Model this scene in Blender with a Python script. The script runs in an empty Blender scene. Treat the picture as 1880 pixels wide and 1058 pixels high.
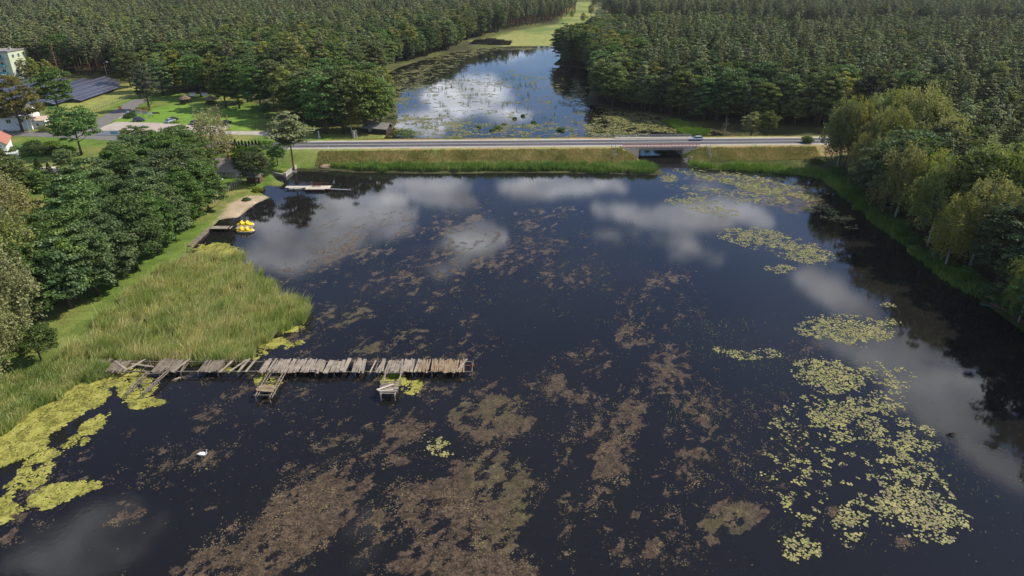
import bpy, math, random
import numpy as np
from mathutils import Vector, Matrix
R = math.radians
rng = np.random.default_rng(7)
random.seed(7)
sc = bpy.context.scene
COL = sc.collection

# ------------------------------------------------------------------ camera
CAMH = 60.0
PITCH = R(26.0)
F = 1253.0
cam_d = bpy.data.cameras.new('camera')
cam_d.sensor_width = 36.0
cam_d.lens = F / 1880.0 * 36.0
cam_d.clip_end = 9000
cam_d.clip_start = 0.5
cam = bpy.data.objects.new('camera', cam_d)
COL.objects.link(cam)
cam.location = (0, 0, CAMH)
cam.rotation_euler = (math.pi / 2 - PITCH, 0, 0)
sc.camera = cam
SP, CP = math.sin(PITCH), math.cos(PITCH)

def P(px, py, z=0.0):
    """point of the level z that the photograph shows at a pixel"""
    u = (px - 940) / F; v = (py - 529) / F
    t = (CAMH - z) / (SP + v * CP)
    return Vector((u * t, (CP - v * SP) * t, z))

def proj(x, y, z=0.0):
    dz = z - CAMH
    d = y * CP - dz * SP
    d = np.where(d < 1, 1, d)
    return 940 + F * x / d, 529 - F * (y * SP + dz * CP) / d

# ------------------------------------------------------------------ light
SUN_AZ = R(74)      # clockwise from +Y
SUN_EL = R(45)
sun_d = bpy.data.lights.new('sun', 'SUN')
sun_d.energy = 5.0
sun_d.angle = R(0.5)
sun_d.color = (1.0, 0.91, 0.75)
sun = bpy.data.objects.new('sun', sun_d)
COL.objects.link(sun)
sdir = Vector((math.sin(SUN_AZ) * math.cos(SUN_EL), math.cos(SUN_AZ) * math.cos(SUN_EL), math.sin(SUN_EL)))
sun.rotation_euler = sdir.to_track_quat('Z', 'Y').to_euler()
sun.location = (200, 50, 200)

sc.view_settings.view_transform = 'Standard'
sc.view_settings.look = 'None'
sc.view_settings.exposure = 0.32
sc.view_settings.gamma = 1.0
sc.view_settings.use_curve_mapping = False

# ------------------------------------------------------------------ node helper
class NT:
    def __init__(self, tree):
        self.t = tree; self.n = tree.nodes; self.l = tree.links
    def new(self, kind, **kw):
        nd = self.n.new(kind)
        for k, v in kw.items():
            if k.startswith('i_'):
                nd.inputs[k[2:].replace('_', ' ')].default_value = v
            else:
                setattr(nd, k, v)
        return nd
    def link(self, a, b): self.l.new(a, b)
    def math(self, op, a, b=None, c=None, clamp=False):
        nd = self.n.new('ShaderNodeMath'); nd.operation = op; nd.use_clamp = clamp
        for i, s in enumerate((a, b, c)):
            if s is None: continue
            if isinstance(s, (int, float)): nd.inputs[i].default_value = s
            else: self.l.new(s, nd.inputs[i])
        return nd.outputs[0]
    def noise(self, vec, scale, detail=4, rough=.55, dist=0.0):
        nd = self.n.new('ShaderNodeTexNoise')
        nd.inputs['Scale'].default_value = scale; nd.inputs['Detail'].default_value = detail
        nd.inputs['Roughness'].default_value = rough; nd.inputs['Distortion'].default_value = dist
        if vec is not None: self.l.new(vec, nd.inputs['Vector'])
        return nd
    def ramp(self, fac, stops):
        nd = self.n.new('ShaderNodeValToRGB')
        e = nd.color_ramp.elements
        while len(e) > 1: e.remove(e[-1])
        for i, (p, c) in enumerate(stops):
            el = e[0] if i == 0 else e.new(p)
            el.position = p
            el.color = (c, c, c, 1) if isinstance(c, (int, float)) else (*c, 1)
        self.l.new(fac, nd.inputs[0])
        return nd.outputs[0]
    def mix(self, fac, a, b, blend='MIX'):
        nd = self.n.new('ShaderNodeMix'); nd.data_type = 'RGBA'; nd.blend_type = blend
        for s, i in ((fac, 0), (a, 6), (b, 7)):
            if isinstance(s, (int, float)): nd.inputs[i].default_value = s
            elif isinstance(s, tuple): nd.inputs[i].default_value = (*s, 1)
            else: self.l.new(s, nd.inputs[i])
        return nd.outputs[2]

# ------------------------------------------------------------------ sky with clouds
CLOUDS = [  # px, py of their reflection in the lake, half sizes, strength
    (862, 432, 62, 50, 1.0), (720, 336, 200, 16, .9), (1000, 345, 120, 26, .8), (820, 355, 90, 30, .85), (640, 400, 150, 60, .85), (560, 440, 120, 60, .75), (500, 400, 60, 40, .6),
    (1120, 340, 45, 18, .8), (1260, 400, 120, 40, .75), (1360, 385, 60, 34, 1.0), (1210, 455, 120, 40, .5), (1150, 390, 90, 26, .45), (1300, 345, 60, 18, .45),
    (1530, 530, 60, 60, .85), (1600, 640, 120, 70, .75), (1720, 720, 130, 90, 1.0), (1810, 860, 60, 70, .75),
    (170, 990, 170, 110, .55), (640, 1000, 30, 60, .5), (860, 170, 90, 38, 1.1), (780, 225, 70, 30, .9), (930, 215, 60, 24, .55), (900, 100, 90, 10, .8), (760, 480, 150, 40, .35),
    (450, 470, 60, 30, .45),
]
world = bpy.data.worlds.new('World')
sc.world = world
world.use_nodes = True
w = NT(world.node_tree)
w.n.clear()
sky = w.new('ShaderNodeTexSky', sky_type='NISHITA', sun_disc=False)
sky.sun_elevation = SUN_EL
sky.sun_rotation = SUN_AZ
sky.air_density = 1.0; sky.dust_density = 0.6; sky.ozone_density = 1.6
bg1 = w.new('ShaderNodeBackground'); bg1.inputs['Strength'].default_value = 0.085
w.link(w.mix(1.0, sky.outputs[0], (.74, .96, 1.30), 'MULTIPLY'), bg1.inputs['Color'])
tc = w.new('ShaderNodeTexCoord')
sep = w.new('ShaderNodeSeparateXYZ'); w.link(tc.outputs['Generated'], sep.inputs[0])
zc = w.math('MAXIMUM', sep.outputs[2], 0.03)
U = w.math('DIVIDE', sep.outputs[0], zc); V = w.math('DIVIDE', sep.outputs[1], zc)
cmb = w.new('ShaderNodeCombineXYZ'); w.link(U, cmb.inputs[0]); w.link(V, cmb.inputs[1])
wn = w.noise(cmb.outputs[0], 2.2, 5, .6)
sub = w.new('ShaderNodeVectorMath', operation='SUBTRACT'); w.link(wn.outputs['Color'], sub.inputs[0]); sub.inputs[1].default_value = (.5, .5, .5)
scl = w.new('ShaderNodeVectorMath', operation='SCALE'); w.link(sub.outputs[0], scl.inputs[0]); scl.inputs['Scale'].default_value = 0.42
add = w.new('ShaderNodeVectorMath', operation='ADD'); w.link(cmb.outputs[0], add.inputs[0]); w.link(scl.outputs[0], add.inputs[1])
acc = None
for (px, py, rx, ry, amp) in CLOUDS:
    c = P(px, py) / CAMH
    ex = (P(px + rx, py).x - P(px - rx, py).x) / (2 * CAMH)
    ey = abs(P(px, py - ry).y - P(px, py + ry).y) / (2 * CAMH)
    s1 = w.new('ShaderNodeVectorMath', operation='SUBTRACT'); w.link(add.outputs[0], s1.inputs[0]); s1.inputs[1].default_value = (c.x, c.y, 0)
    s2 = w.new('ShaderNodeVectorMath', operation='MULTIPLY'); w.link(s1.outputs[0], s2.inputs[0]); s2.inputs[1].default_value = (1 / ex, 1 / ey, 0)
    s3 = w.new('ShaderNodeVectorMath', operation='LENGTH'); w.link(s2.outputs[0], s3.inputs[0])
    mr = w.new('ShaderNodeMapRange', interpolation_type='SMOOTHSTEP')
    w.link(s3.outputs['Value'], mr.inputs['Value'])
    mr.inputs['From Min'].default_value = 1.15; mr.inputs['From Max'].default_value = 0.45
    mr.inputs['To Min'].default_value = 0; mr.inputs['To Max'].default_value = amp
    acc = mr.outputs[0] if acc is None else w.math('MAXIMUM', acc, mr.outputs[0])
n2 = w.noise(cmb.outputs[0], 5.5, 6, .62)
tex = w.ramp(n2.outputs[0], [(.30, .35), (.60, 1.0)])
edge_n = w.noise(cmb.outputs[0], 3.2, 8, .68)
acc = w.math('MULTIPLY', w.math('ADD', acc, w.math('MULTIPLY_ADD', edge_n.outputs[0], 2.2, -1.1)), w.math('MINIMUM', w.math('MULTIPLY', acc, 5.0), 1.0))
crisp = w.new('ShaderNodeMapRange', interpolation_type='SMOOTHSTEP'); w.link(acc, crisp.inputs['Value'])
crisp.inputs['From Min'].default_value = .26; crisp.inputs['From Max'].default_value = .62
veil = w.ramp(w.noise(cmb.outputs[0], 1.3, 7, .62).outputs[0], [(.40, 0.0), (.75, .10)])
acc = w.math('MAXIMUM', w.math('MULTIPLY', crisp.outputs[0], tex), veil)
# clouds of the rest of the sky (behind and beside the lake's mirror)
ln = w.new('ShaderNodeVectorMath', operation='LENGTH'); w.link(cmb.outputs[0], ln.inputs[0])
far = w.ramp(w.noise(cmb.outputs[0], .55, 6, .6).outputs[0], [(.52, 0.0), (.66, .85)])
inlake = w.math('GREATER_THAN', V, 0.0)
farm = w.math('MULTIPLY', far, w.math('SUBTRACT', 1.0, inlake))
lowsky = w.new('ShaderNodeMapRange', interpolation_type='SMOOTHSTEP'); w.link(V, lowsky.inputs['Value'])
lowsky.inputs['From Min'].default_value = 7.5; lowsky.inputs['From Max'].default_value = 12
acc = w.math('MAXIMUM', acc, farm)
acc = w.math('MAXIMUM', acc, w.math('MULTIPLY', lowsky.outputs[0], .8))
acc = w.math('MINIMUM', acc, 1.0)
up = w.math('GREATER_THAN', sep.outputs[2], 0.0)
acc = w.math('MULTIPLY', acc, up)
bg2 = w.new('ShaderNodeBackground'); bg2.inputs['Color'].default_value = (.93, .95, 1.0, 1); w.link(w.math('MULTIPLY_ADD', w.ramp(w.noise(cmb.outputs[0], 1.9, 7, .6).outputs[0], [(.32, 0.0), (.62, 1.0)]), 1.9, .6), bg2.inputs['Strength'])
mx = w.new('ShaderNodeMixShader'); w.link(acc, mx.inputs[0]); w.link(bg1.outputs[0], mx.inputs[1]); w.link(bg2.outputs[0], mx.inputs[2])
wo = w.new('ShaderNodeOutputWorld'); w.link(mx.outputs[0], wo.inputs['Surface'])

# ------------------------------------------------------------------ numeric noise
def vnoise(x, y, seed=0):
    xi = np.floor(x).astype(np.int64); yi = np.floor(y).astype(np.int64)
    fx = x - xi; fy = y - yi
    fx = fx * fx * (3 - 2 * fx); fy = fy * fy * (3 - 2 * fy)
    def h(a, b):
        n = (a * 374761393 + b * 668265263 + seed * 974711) & 0x7fffffff
        n = ((n ^ (n >> 13)) * 1274126177) & 0x7fffffff
        return ((n ^ (n >> 16)) & 0xffff) / 65535.0
    return (h(xi, yi) * (1 - fx) + h(xi + 1, yi) * fx) * (1 - fy) + (h(xi, yi + 1) * (1 - fx) + h(xi + 1, yi + 1) * fx) * fy
def fbm(x, y, seed=0, oct=4, gain=.5):
    s = 0; a = 1; t = 0
    for i in range(oct):
        s = s + a * vnoise(x * 2 ** i + 17.3 * i, y * 2 ** i - 9.1 * i, seed + i); t += a; a *= gain
    return s / t
def sstep(a, b, x):
    t = np.clip((x - a) / (b - a), 0, 1); return t * t * (3 - 2 * t)
def sdist(poly, x, y):
    """signed distance to polygon, negative inside"""
    x = np.asarray(x, float); y = np.asarray(y, float)
    d = np.full(x.shape, 1e18); s = np.zeros(x.shape, bool)
    n = len(poly)
    for i in range(n):
        x0, y0 = poly[i]; x1, y1 = poly[(i + 1) % n]
        ex, ey = x1 - x0, y1 - y0
        t = np.clip(((x - x0) * ex + (y - y0) * ey) / (ex * ex + ey * ey + 1e-12), 0, 1)
        d = np.minimum(d, (x - x0 - t * ex) ** 2 + (y - y0 - t * ey) ** 2)
        if y0 != y1:
            c = ((y0 > y) != (y1 > y)) & (x < (x1 - x0) * (y - y0) / (y1 - y0) + x0)
            s ^= c
    d = np.sqrt(d)
    return np.where(s, -d, d)
def W(pts, z=0.0): return [tuple(P(a, b, z)[:2]) for a, b in pts]

# ------------------------------------------------------------------ layout of land and water
lake = W([(-60, 850), (20, 715), (122, 655), (203, 584), (298, 503), (350, 460), (385, 421), (397, 411), (403, 403), (437, 400), (451, 390), (467, 376), (496, 363),
          (476, 352), (486, 342), (519, 343), (523, 336), (510, 331), (500, 321), (524, 324), (544, 309), (600, 313), (660, 318), (800, 319), (1000, 318), (1100, 319), (1190, 322),
          (1222, 322), (1212, 312), (1190, 300)])
lake += [(41.5, 212), (41.5, 262), (56, 262), (56, 212)]
lake += W([(1262, 306), (1290, 312), (1400, 314), (1470, 320), (1510, 331), (1560, 368), (1600, 402), (1650, 442), (1720, 502), (1800, 552), (1880, 612), (2000, 700), (2200, 880)])
lake += [(120, -40), (-110, -40), (-100, 30)]
upper = [(-47, 240)] + W([(716, 244), (730, 225), (728, 190), (712, 165), (700, 142), (730, 125), (790, 106), (850, 93), (935, 86), (1012, 85), (1040, 98), (1014, 119), (1077, 128),
        (1092, 150), (1072, 190), (1150, 206), (1220, 218), (1290, 234)]) + [(80, 250), (82, 240)]
pond = W([(858, 82), (872, 73), (905, 71), (940, 76), (936, 83)])
POLYS = [lake, upper, pond]
def dland(x, y):
    d = sdist(lake, x, y)
    for p in (upper, pond): d = np.minimum(d, sdist(p, x, y))
    return d
def road_y(x): return 226.1 + 0.034 * x
ROADL = [tuple(P(a, b, 3.0)[:2]) for a, b in [(-300, 236), (0, 243), (110, 246), (230, 253), (330, 260), (430, 266)]]
def ground(x, y):
    x = np.asarray(x, float); y = np.asarray(y, float)
    d = dland(x, y)
    h = .38 * (1 - np.exp(-np.maximum(d, 0) / .8)) + 2.3 * sstep(2, 48, d)
    right = sstep(60, 110, x) * sstep(235, 180, y)
    h = h + right * sstep(3, 30, d) * 2.0
    h = np.where(d < 0, -1.4 * (1 - np.exp(d / 2.0)) - .02, h)
    ry = road_y(x)
    dr = np.abs(y - ry)
    emb = 3.5 - np.maximum(dr - 7.2, 0) * .56
    ch = np.where(x < 48.7, 41.5 - x, x - 56.0)      # distance out of the channel
    lim = np.where(dr < 6.2, np.where(ch > .4, 9, -9), .1 + .62 * np.maximum(ch - .3, -4) + .0 * dr)
    emb = np.minimum(emb, lim)
    endf = sstep(-112, -72, x)
    emb = emb * endf + (2.72 - np.maximum(dr - 7, 0) * .1) * (1 - endf)
    emb = np.where(x > 130, np.minimum(emb, 3.5), emb)
    h = np.where((d > -.05) | (dr < 13), np.where((ch < 0) & (dr < 20), h, np.maximum(h, emb)), h)
    h = h + np.where(d > 3, (fbm(x * .12, y * .12, 3, 3) - .5) * .25 * np.clip((d - 3) / 10, 0, 1) * (dr > 9), 0)
    return h
def gz(x, y): return float(ground(np.array([x]), np.array([y]))[0])
def G(px, py, it=5):
    """ground point under a pixel"""
    z = 2.0
    for _ in range(it):
        p = P(px, py, z); z = gz(p.x, p.y)
    return Vector((p.x, p.y, z))

# ------------------------------------------------------------------ object helpers
def tag(o, label=None, cat=None, group=None, kind=None):
    if label: o['label'] = label
    if cat: o['category'] = cat
    if group: o['group'] = group
    if kind: o['kind'] = kind
    return o
def empty(name, loc, rz=0.0, label=None, cat=None, group=None):
    o = bpy.data.objects.new(name, None); COL.objects.link(o)
    o.location = loc; o.rotation_euler = (0, 0, rz); o.empty_display_size = .3
    return tag(o, label, cat, group)
def npmesh(name, verts, faces, attrs=None, mats=(), smooth=False, fmat=None, cols=None):
    """faces: (n,k) int array"""
    me = bpy.data.meshes.new(name)
    verts = np.asarray(verts, np.float32); faces = np.asarray(faces, np.int32)
    nf, k = faces.shape
    me.vertices.add(len(verts)); me.vertices.foreach_set('co', verts.ravel())
    me.loops.add(nf * k); me.loops.foreach_set('vertex_index', faces.ravel())
    me.polygons.add(nf)
    me.polygons.foreach_set('loop_start', np.arange(0, nf * k, k, dtype=np.int32))
    if fmat is not None: me.polygons.foreach_set('material_index', np.asarray(fmat, np.int32))
    if smooth: me.polygons.foreach_set('use_smooth', np.ones(nf, bool))
    me.update(calc_edges=True)
    for an, (dom, val) in (attrs or {}).items():
        a = me.attributes.new(an, 'FLOAT', dom); a.data.foreach_set('value', np.asarray(val, np.float32))
    for an, (dom, val) in (cols or {}).items():
        a = me.attributes.new(an, 'FLOAT_COLOR', dom)
        v = np.ones((len(val), 4), np.float32); v[:, :3] = val
        a.data.foreach_set('color', v.ravel())
    for m in mats: me.materials.append(m)
    me.validate()
    return me
def mobj(name, me, parent=None, loc=(0, 0, 0), rz=0.0):
    o = bpy.data.objects.new(name, me); COL.objects.link(o); o.location = loc; o.rotation_euler = (0, 0, rz)
    if parent: o.parent = parent
    return o
class MB:
    def __init__(s): s.v = []; s.f = []
    def add(s, vs, fs):
        b = len(s.v); s.v += [tuple(v) for v in vs]; s.f += [tuple(b + i for i in f) for f in fs]; return s
    def box(s, c, d, rz=0.0, rx=0.0, ry=0.0, taper=1.0):
        m = Matrix.Rotation(rz, 3, 'Z') @ Matrix.Rotation(ry, 3, 'Y') @ Matrix.Rotation(rx, 3, 'X')
        vs = []
        for z in (-.5, .5):
            k = taper if z > 0 else 1
            for x, y in ((-.5, -.5), (.5, -.5), (.5, .5), (-.5, .5)):
                vs.append(Vector(c) + m @ Vector((x * d[0] * k, y * d[1] * k, z * d[2])))
        return s.add(vs, [(3, 2, 1, 0), (4, 5, 6, 7), (0, 1, 5, 4), (1, 2, 6, 5), (2, 3, 7, 6), (3, 0, 4, 7)])
    def bar(s, a, b, wd, ht=None):
        a = Vector(a); b = Vector(b); ht = ht or wd
        d = (b - a); L = d.length; d.normalize()
        up = Vector((0, 0, 1)) if abs(d.z) < .95 else Vector((0, 1, 0))
        sx = d.cross(up).normalized(); sz = sx.cross(d).normalized()
        vs = [p + sx * (i * wd / 2) + sz * (j * ht / 2) for p in (a, b) for i, j in ((-1, -1), (1, -1), (1, 1), (-1, 1))]
        return s.add(vs, [(0, 1, 2, 3), (7, 6, 5, 4), (0, 4, 5, 1), (1, 5, 6, 2), (2, 6, 7, 3), (3, 7, 4, 0)])
    def tube(s, pts, rad, n=8, cap=True):
        pts = [Vector(p) for p in pts]
        if not isinstance(rad, (list, tuple)): rad = [rad] * len(pts)
        vs = []; fs = []
        for i, p in enumerate(pts):
            d = (pts[min(i + 1, len(pts) - 1)] - pts[max(i - 1, 0)]).normalized()
            up = Vector((0, 0, 1)) if abs(d.z) < .9 else Vector((1, 0, 0))
            a = d.cross(up).normalized(); b = d.cross(a).normalized()
            for k in range(n):
                t = 2 * math.pi * k / n
                vs.append(p + (a * math.cos(t) + b * math.sin(t)) * rad[i])
        for i in range(len(pts) - 1):
            for k in range(n):
                fs.append((i * n + k, i * n + (k + 1) % n, (i + 1) * n + (k + 1) % n, (i + 1) * n + k))
        if cap:
            fs.append(tuple(range(n))[::-1]); fs.append(tuple((len(pts) - 1) * n + k for k in range(n)))
        return s.add(vs, fs)
    def loft(s, rings, cap=True):
        n = len(rings[0]); vs = [v for r in rings for v in r]; fs = []
        for i in range(len(rings) - 1):
            for k in range(n):
                fs.append((i * n + k, i * n + (k + 1) % n, (i + 1) * n + (k + 1) % n, (i + 1) * n + k))
        if cap:
            fs.append(tuple(range(n))[::-1]); fs.append(tuple((len(rings) - 1) * n + k for k in range(n)))
        return s.add(vs, fs)
    def prism(s, prof, axis_len, origin=(0, 0, 0)):
        """profile of (y,z) swept along x, centred"""
        o = Vector(origin)
        r1 = [o + Vector((-axis_len / 2, a, b)) for a, b in prof]; r2 = [o + Vector((axis_len / 2, a, b)) for a, b in prof]
        return s.loft([r1, r2])
    def mesh(s, name, mat, smooth=False, bevel=0):
        me = bpy.data.meshes.new(name); me.from_pydata(s.v, [], s.f)
        me.materials.append(mat)
        import bmesh
        bm = bmesh.new(); bm.from_mesh(me)
        if bevel: bmesh.ops.bevel(bm, geom=bm.edges[:], offset=bevel, segments=1, affect='EDGES')
        bmesh.ops.recalc_face_normals(bm, faces=bm.faces)
        bm.to_mesh(me); bm.free()
        if smooth: me.polygons.foreach_set('use_smooth', [True] * len(me.polygons))
        me.update()
        return me
    def build(s, name, mat, parent=None, smooth=False, bevel=0, loc=(0, 0, 0), rz=0.0):
        return mobj(name, s.mesh(name, mat, smooth, bevel), parent, loc, rz)
def kids(o): return [c for c in ALLKIDS.get(o.name, [])]
def copy_tree(o, loc, rz=None, scale=None, label=None, group=None):
    c = o.copy(); COL.objects.link(c); c.location = loc
    if rz is not None: c.rotation_euler = (0, 0, rz)
    if scale is not None: c.scale = (scale, scale, scale) if isinstance(scale, (int, float)) else scale
    if label: c['label'] = label
    if group: c['group'] = group
    def rec(src, dst):
        for ch in src.children:
            k = ch.copy(); COL.objects.link(k); k.parent = dst; rec(ch, k)
    rec(o, c)
    return c

# ------------------------------------------------------------------ materials
def mat(name, col, rough=.8, var=.25, scale=3.0, spec=.3, metal=0.0, bump=0.0, col2=None, emit=None):
    m = bpy.data.materials.new(name); m.use_nodes = True
    t = NT(m.node_tree); b = t.n['Principled BSDF']
    tcn = t.new('ShaderNodeTexCoord')
    nz = t.noise(tcn.outputs['Object'], scale, 5, .6)
    c2 = col2 or tuple(min(1, c * (1 - var)) for c in col)
    c1 = col if col2 else tuple(min(1, c * (1 + var * .6)) for c in col)
    fac = t.ramp(nz.outputs[0], [(.3, 0.0), (.7, 1.0)])
    t.link(t.mix(fac, c1, c2), b.inputs['Base Color'])
    b.inputs['Roughness'].default_value = rough; b.inputs['Specular IOR Level'].default_value = spec; b.inputs['Metallic'].default_value = metal
    if bump:
        bn = t.new('ShaderNodeBump'); bn.inputs['Strength'].default_value = bump; bn.inputs['Distance'].default_value = .05
        t.link(nz.outputs[0], bn.inputs['Height']); t.link(bn.outputs[0], b.inputs['Normal'])
    return m
def leafmat(name, c1, c2, c3=None, vary=.35, trans=.3, huevar=.03):
    m = bpy.data.materials.new(name); m.use_nodes = True
    t = NT(m.node_tree); t.n.clear()
    at = t.new('ShaderNodeAttribute', attribute_name='tint')
    oi = t.new('ShaderNodeObjectInfo')
    stops = [(0.0, c1), (.7 if c3 else 1.0, c2)] + ([(1.0, c3)] if c3 else [])
    colr = t.ramp(at.outputs['Fac'], stops)
    hs = t.new('ShaderNodeHueSaturation')
    t.link(colr, hs.inputs['Color'])
    t.link(t.math('MULTIPLY_ADD', oi.outputs['Random'], vary * 2, 1 - vary), hs.inputs['Value'])
    r2 = t.math('FRACT', t.math('MULTIPLY', oi.outputs['Random'], 7.31))
    t.link(t.math('MULTIPLY_ADD', r2, huevar * 2, .5 - huevar), hs.inputs['Hue'])
    r3 = t.math('FRACT', t.math('MULTIPLY', oi.outputs['Random'], 23.7))
    t.link(t.math('MULTIPLY_ADD', r3, .3, .8), hs.inputs['Saturation'])
    d = t.new('ShaderNodeBsdfDiffuse'); tr = t.new('ShaderNodeBsdfTranslucent'); g = t.new('ShaderNodeBsdfGlossy')
    g.inputs['Roughness'].default_value = .45; g.inputs['Color'].default_value = (.5, .5, .5, 1)
    t.link(hs.outputs[0], d.inputs['Color'])
    t.link(t.mix(1.0, hs.outputs[0], (1.0, 1.05, .55), 'MULTIPLY'), tr.inputs['Color'])
    m1 = t.new('ShaderNodeMixShader'); m1.inputs[0].default_value = trans
    t.link(d.outputs[0], m1.inputs[1]); t.link(tr.outputs[0], m1.inputs[2])
    m2 = t.new('ShaderNodeMixShader'); m2.inputs[0].default_value = .02
    t.link(m1.outputs[0], m2.inputs[1]); t.link(g.outputs[0], m2.inputs[2])
    o = t.new('ShaderNodeOutputMaterial'); t.link(m2.outputs[0], o.inputs['Surface'])
    return m
M = dict(
    bark=mat('bark', (.09, .07, .05), .95, .4, 6), pinebark=mat('pinebark', (.11, .08, .06), .95, .4, 2, col2=(.26, .12, .05)),
    birchbark=mat('birchbark', (.5, .48, .43), .8, .3, 5, col2=(.2, .18, .15)), deadwood=mat('deadwood', (.3, .24, .19), .9, .35, 4),
    oldwood=mat('oldwood', (.22, .185, .145), .9, .45, 1.3, col2=(.10, .08, .06)), darkwood=mat('darkwood', (.05, .035, .025), .9, .3, 4),
    brownwood=mat('brownwood', (.12, .06, .035), .85, .3, 4), palewood=mat('palewood', (.5, .44, .36), .85, .25, 3),
    concrete=mat('concrete', (.34, .315, .27), .9, .22, .8, bump=.2), asphalt=mat('asphalt', (.075, .072, .078), .9, .18, .35),
    asphalt_side=mat('asphalt_side', (.15, .14, .135), .92, .2, .4), gravel=mat('gravel', (.36, .31, .27), .95, .2, .5), verge=mat('verge', (.36, .32, .25), .95, .25, .7),
    white=mat('white_paint', (.72, .72, .70), .6, .08, 2), redpaint=mat('red_paint', (.50, .22, .20), .6, .25, 3), metal=mat('metal', (.45, .46, .47), .45, .1, 3, metal=.6),
    greenwall=mat('greenwall', (.50, .56, .40), .9, .1, .4), glass=mat('glass', (.03, .04, .05), .1, .2, 1, spec=.8), rooftile=mat('rooftile', (.36, .15, .11), .85, .3, 2.5),
    greyroof=mat('greyroof', (.24, .225, .21), .85, .25, 2.0), paleroof=mat('paleroof', (.55, .44, .36), .8, .12, 1.0), brownroof=mat('brownroof', (.16, .11, .085), .9, .3, 3),
    rubber=mat('rubber', (.02, .02, .02), .9, .1), panel=None, yellow=mat('yellow_plastic', (.80, .52, .02), .35, .08, 2, spec=.5), cream=mat('cream_plastic', (.72, .66, .5), .4, .08, 2),
    soil=mat('soil', (.32, .22, .15), .95, .3, 2, bump=.4), orange=mat('orange_sign', (.75, .32, .03), .5, .05), teal=mat('teal', (.10, .38, .40), .6, .15, 2),
    feather=mat('feather', (.85, .84, .80), .7, .05, 4), beak=mat('beak', (.7, .25, .05), .5, .1), green_boat=mat('boat_green', (.02, .16, .10), .4, .15),
    mesh_metal=mat('fence_metal', (.10, .13, .11), .6, .1), stone=mat('stone', (.33, .30, .27), .95, .35, 2.5, bump=.5), redbrown=mat('redbrown', (.20, .075, .05), .85, .25, 3),
    blackpaint=mat('black_paint', (.012, .012, .014), .25, .05, spec=.6), silver=mat('silver_paint', (.33, .41, .49), .3, .05, spec=.6, metal=.3), navy=mat('navy_paint', (.03, .05, .09), .25, .05, spec=.6),
    whitecar=mat('white_car_paint', (.75, .76, .77), .3, .03, spec=.6), greypaint=mat('grey_car_paint', (.13, .13, .13), .3, .05, spec=.6), lampglow=mat('lamp_cover', (.8, .8, .8), .3, .03),
)
def panelmat():
    m = bpy.data.materials.new('solar_panel'); m.use_nodes = True
    t = NT(m.node_tree); b = t.n['Principled BSDF']
    tcn = t.new('ShaderNodeTexCoord')
    br = t.new('ShaderNodeTexBrick'); t.link(tcn.outputs['Object'], br.inputs['Vector'])
    br.offset = 0; br.inputs['Scale'].default_value = 1.0; br.inputs['Brick Width'].default_value = 2.2; br.inputs['Row Height'].default_value = 2.2
    br.inputs['Mortar Size'].default_value = .09
    br.inputs['Color1'].default_value = (.018, .018, .032, 1); br.inputs['Color2'].default_value = (.024, .023, .04, 1); br.inputs['Mortar'].default_value = (.20, .20, .23, 1)
    t.link(br.outputs[0], b.inputs['Base Color']); b.inputs['Roughness'].default_value = .32; b.inputs['Specular IOR Level'].default_value = .5
    return m
M['panel'] = panelmat()
M['oak'] = leafmat('oak_leaf', (.068, .11, .032), (.13, .18, .048), (.21, .24, .065), vary=.42, huevar=.035)
M['maple'] = leafmat('maple_leaf', (.065, .115, .032), (.12, .185, .052), (.20, .255, .075), vary=.2, huevar=.012)
M['birchleaf'] = leafmat('birch_leaf', (.15, .175, .04), (.26, .275, .065), (.35, .33, .10), vary=.3, huevar=.025, trans=.35)
M['pineleaf'] = leafmat('pine_needle', (.11, .14, .055), (.185, .215, .085), (.29, .30, .135), vary=.42, trans=.15, huevar=.03)
M['tanleaf'] = leafmat('tan_birch_leaf', (.16, .175, .06), (.27, .275, .10), (.37, .35, .16), vary=.2, trans=.3)
M['greyleaf'] = leafmat('silver_leaf', (.08, .095, .06), (.13, .145, .09), vary=.1)
M['lime'] = leafmat('lime_leaf', (.08, .12, .015), (.14, .19, .03), (.22, .24, .04), vary=.15)
M['browntree'] = leafmat('autumn_leaf', (.09, .095, .025), (.18, .165, .045), (.27, .22, .07), vary=.15)
M['bush'] = leafmat('bush_leaf', (.07, .12, .025), (.13, .20, .04), vary=.25)
M['thuja'] = leafmat('thuja_leaf', (.03, .055, .015), (.06, .10, .02), vary=.2)
M['reed'] = leafmat('reed_blade', (.20, .29, .07), (.43, .45, .14), (.66, .57, .31), vary=0, trans=.35, huevar=0)
M['drygrass'] = leafmat('dry_grass', (.20, .22, .07), (.44, .37, .16), (.58, .42, .24), vary=0, trans=.2, huevar=0)
M['sedge'] = leafmat('sedge', (.10, .19, .03), (.20, .30, .05), (.36, .38, .13), vary=0, trans=.25, huevar=0)

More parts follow.
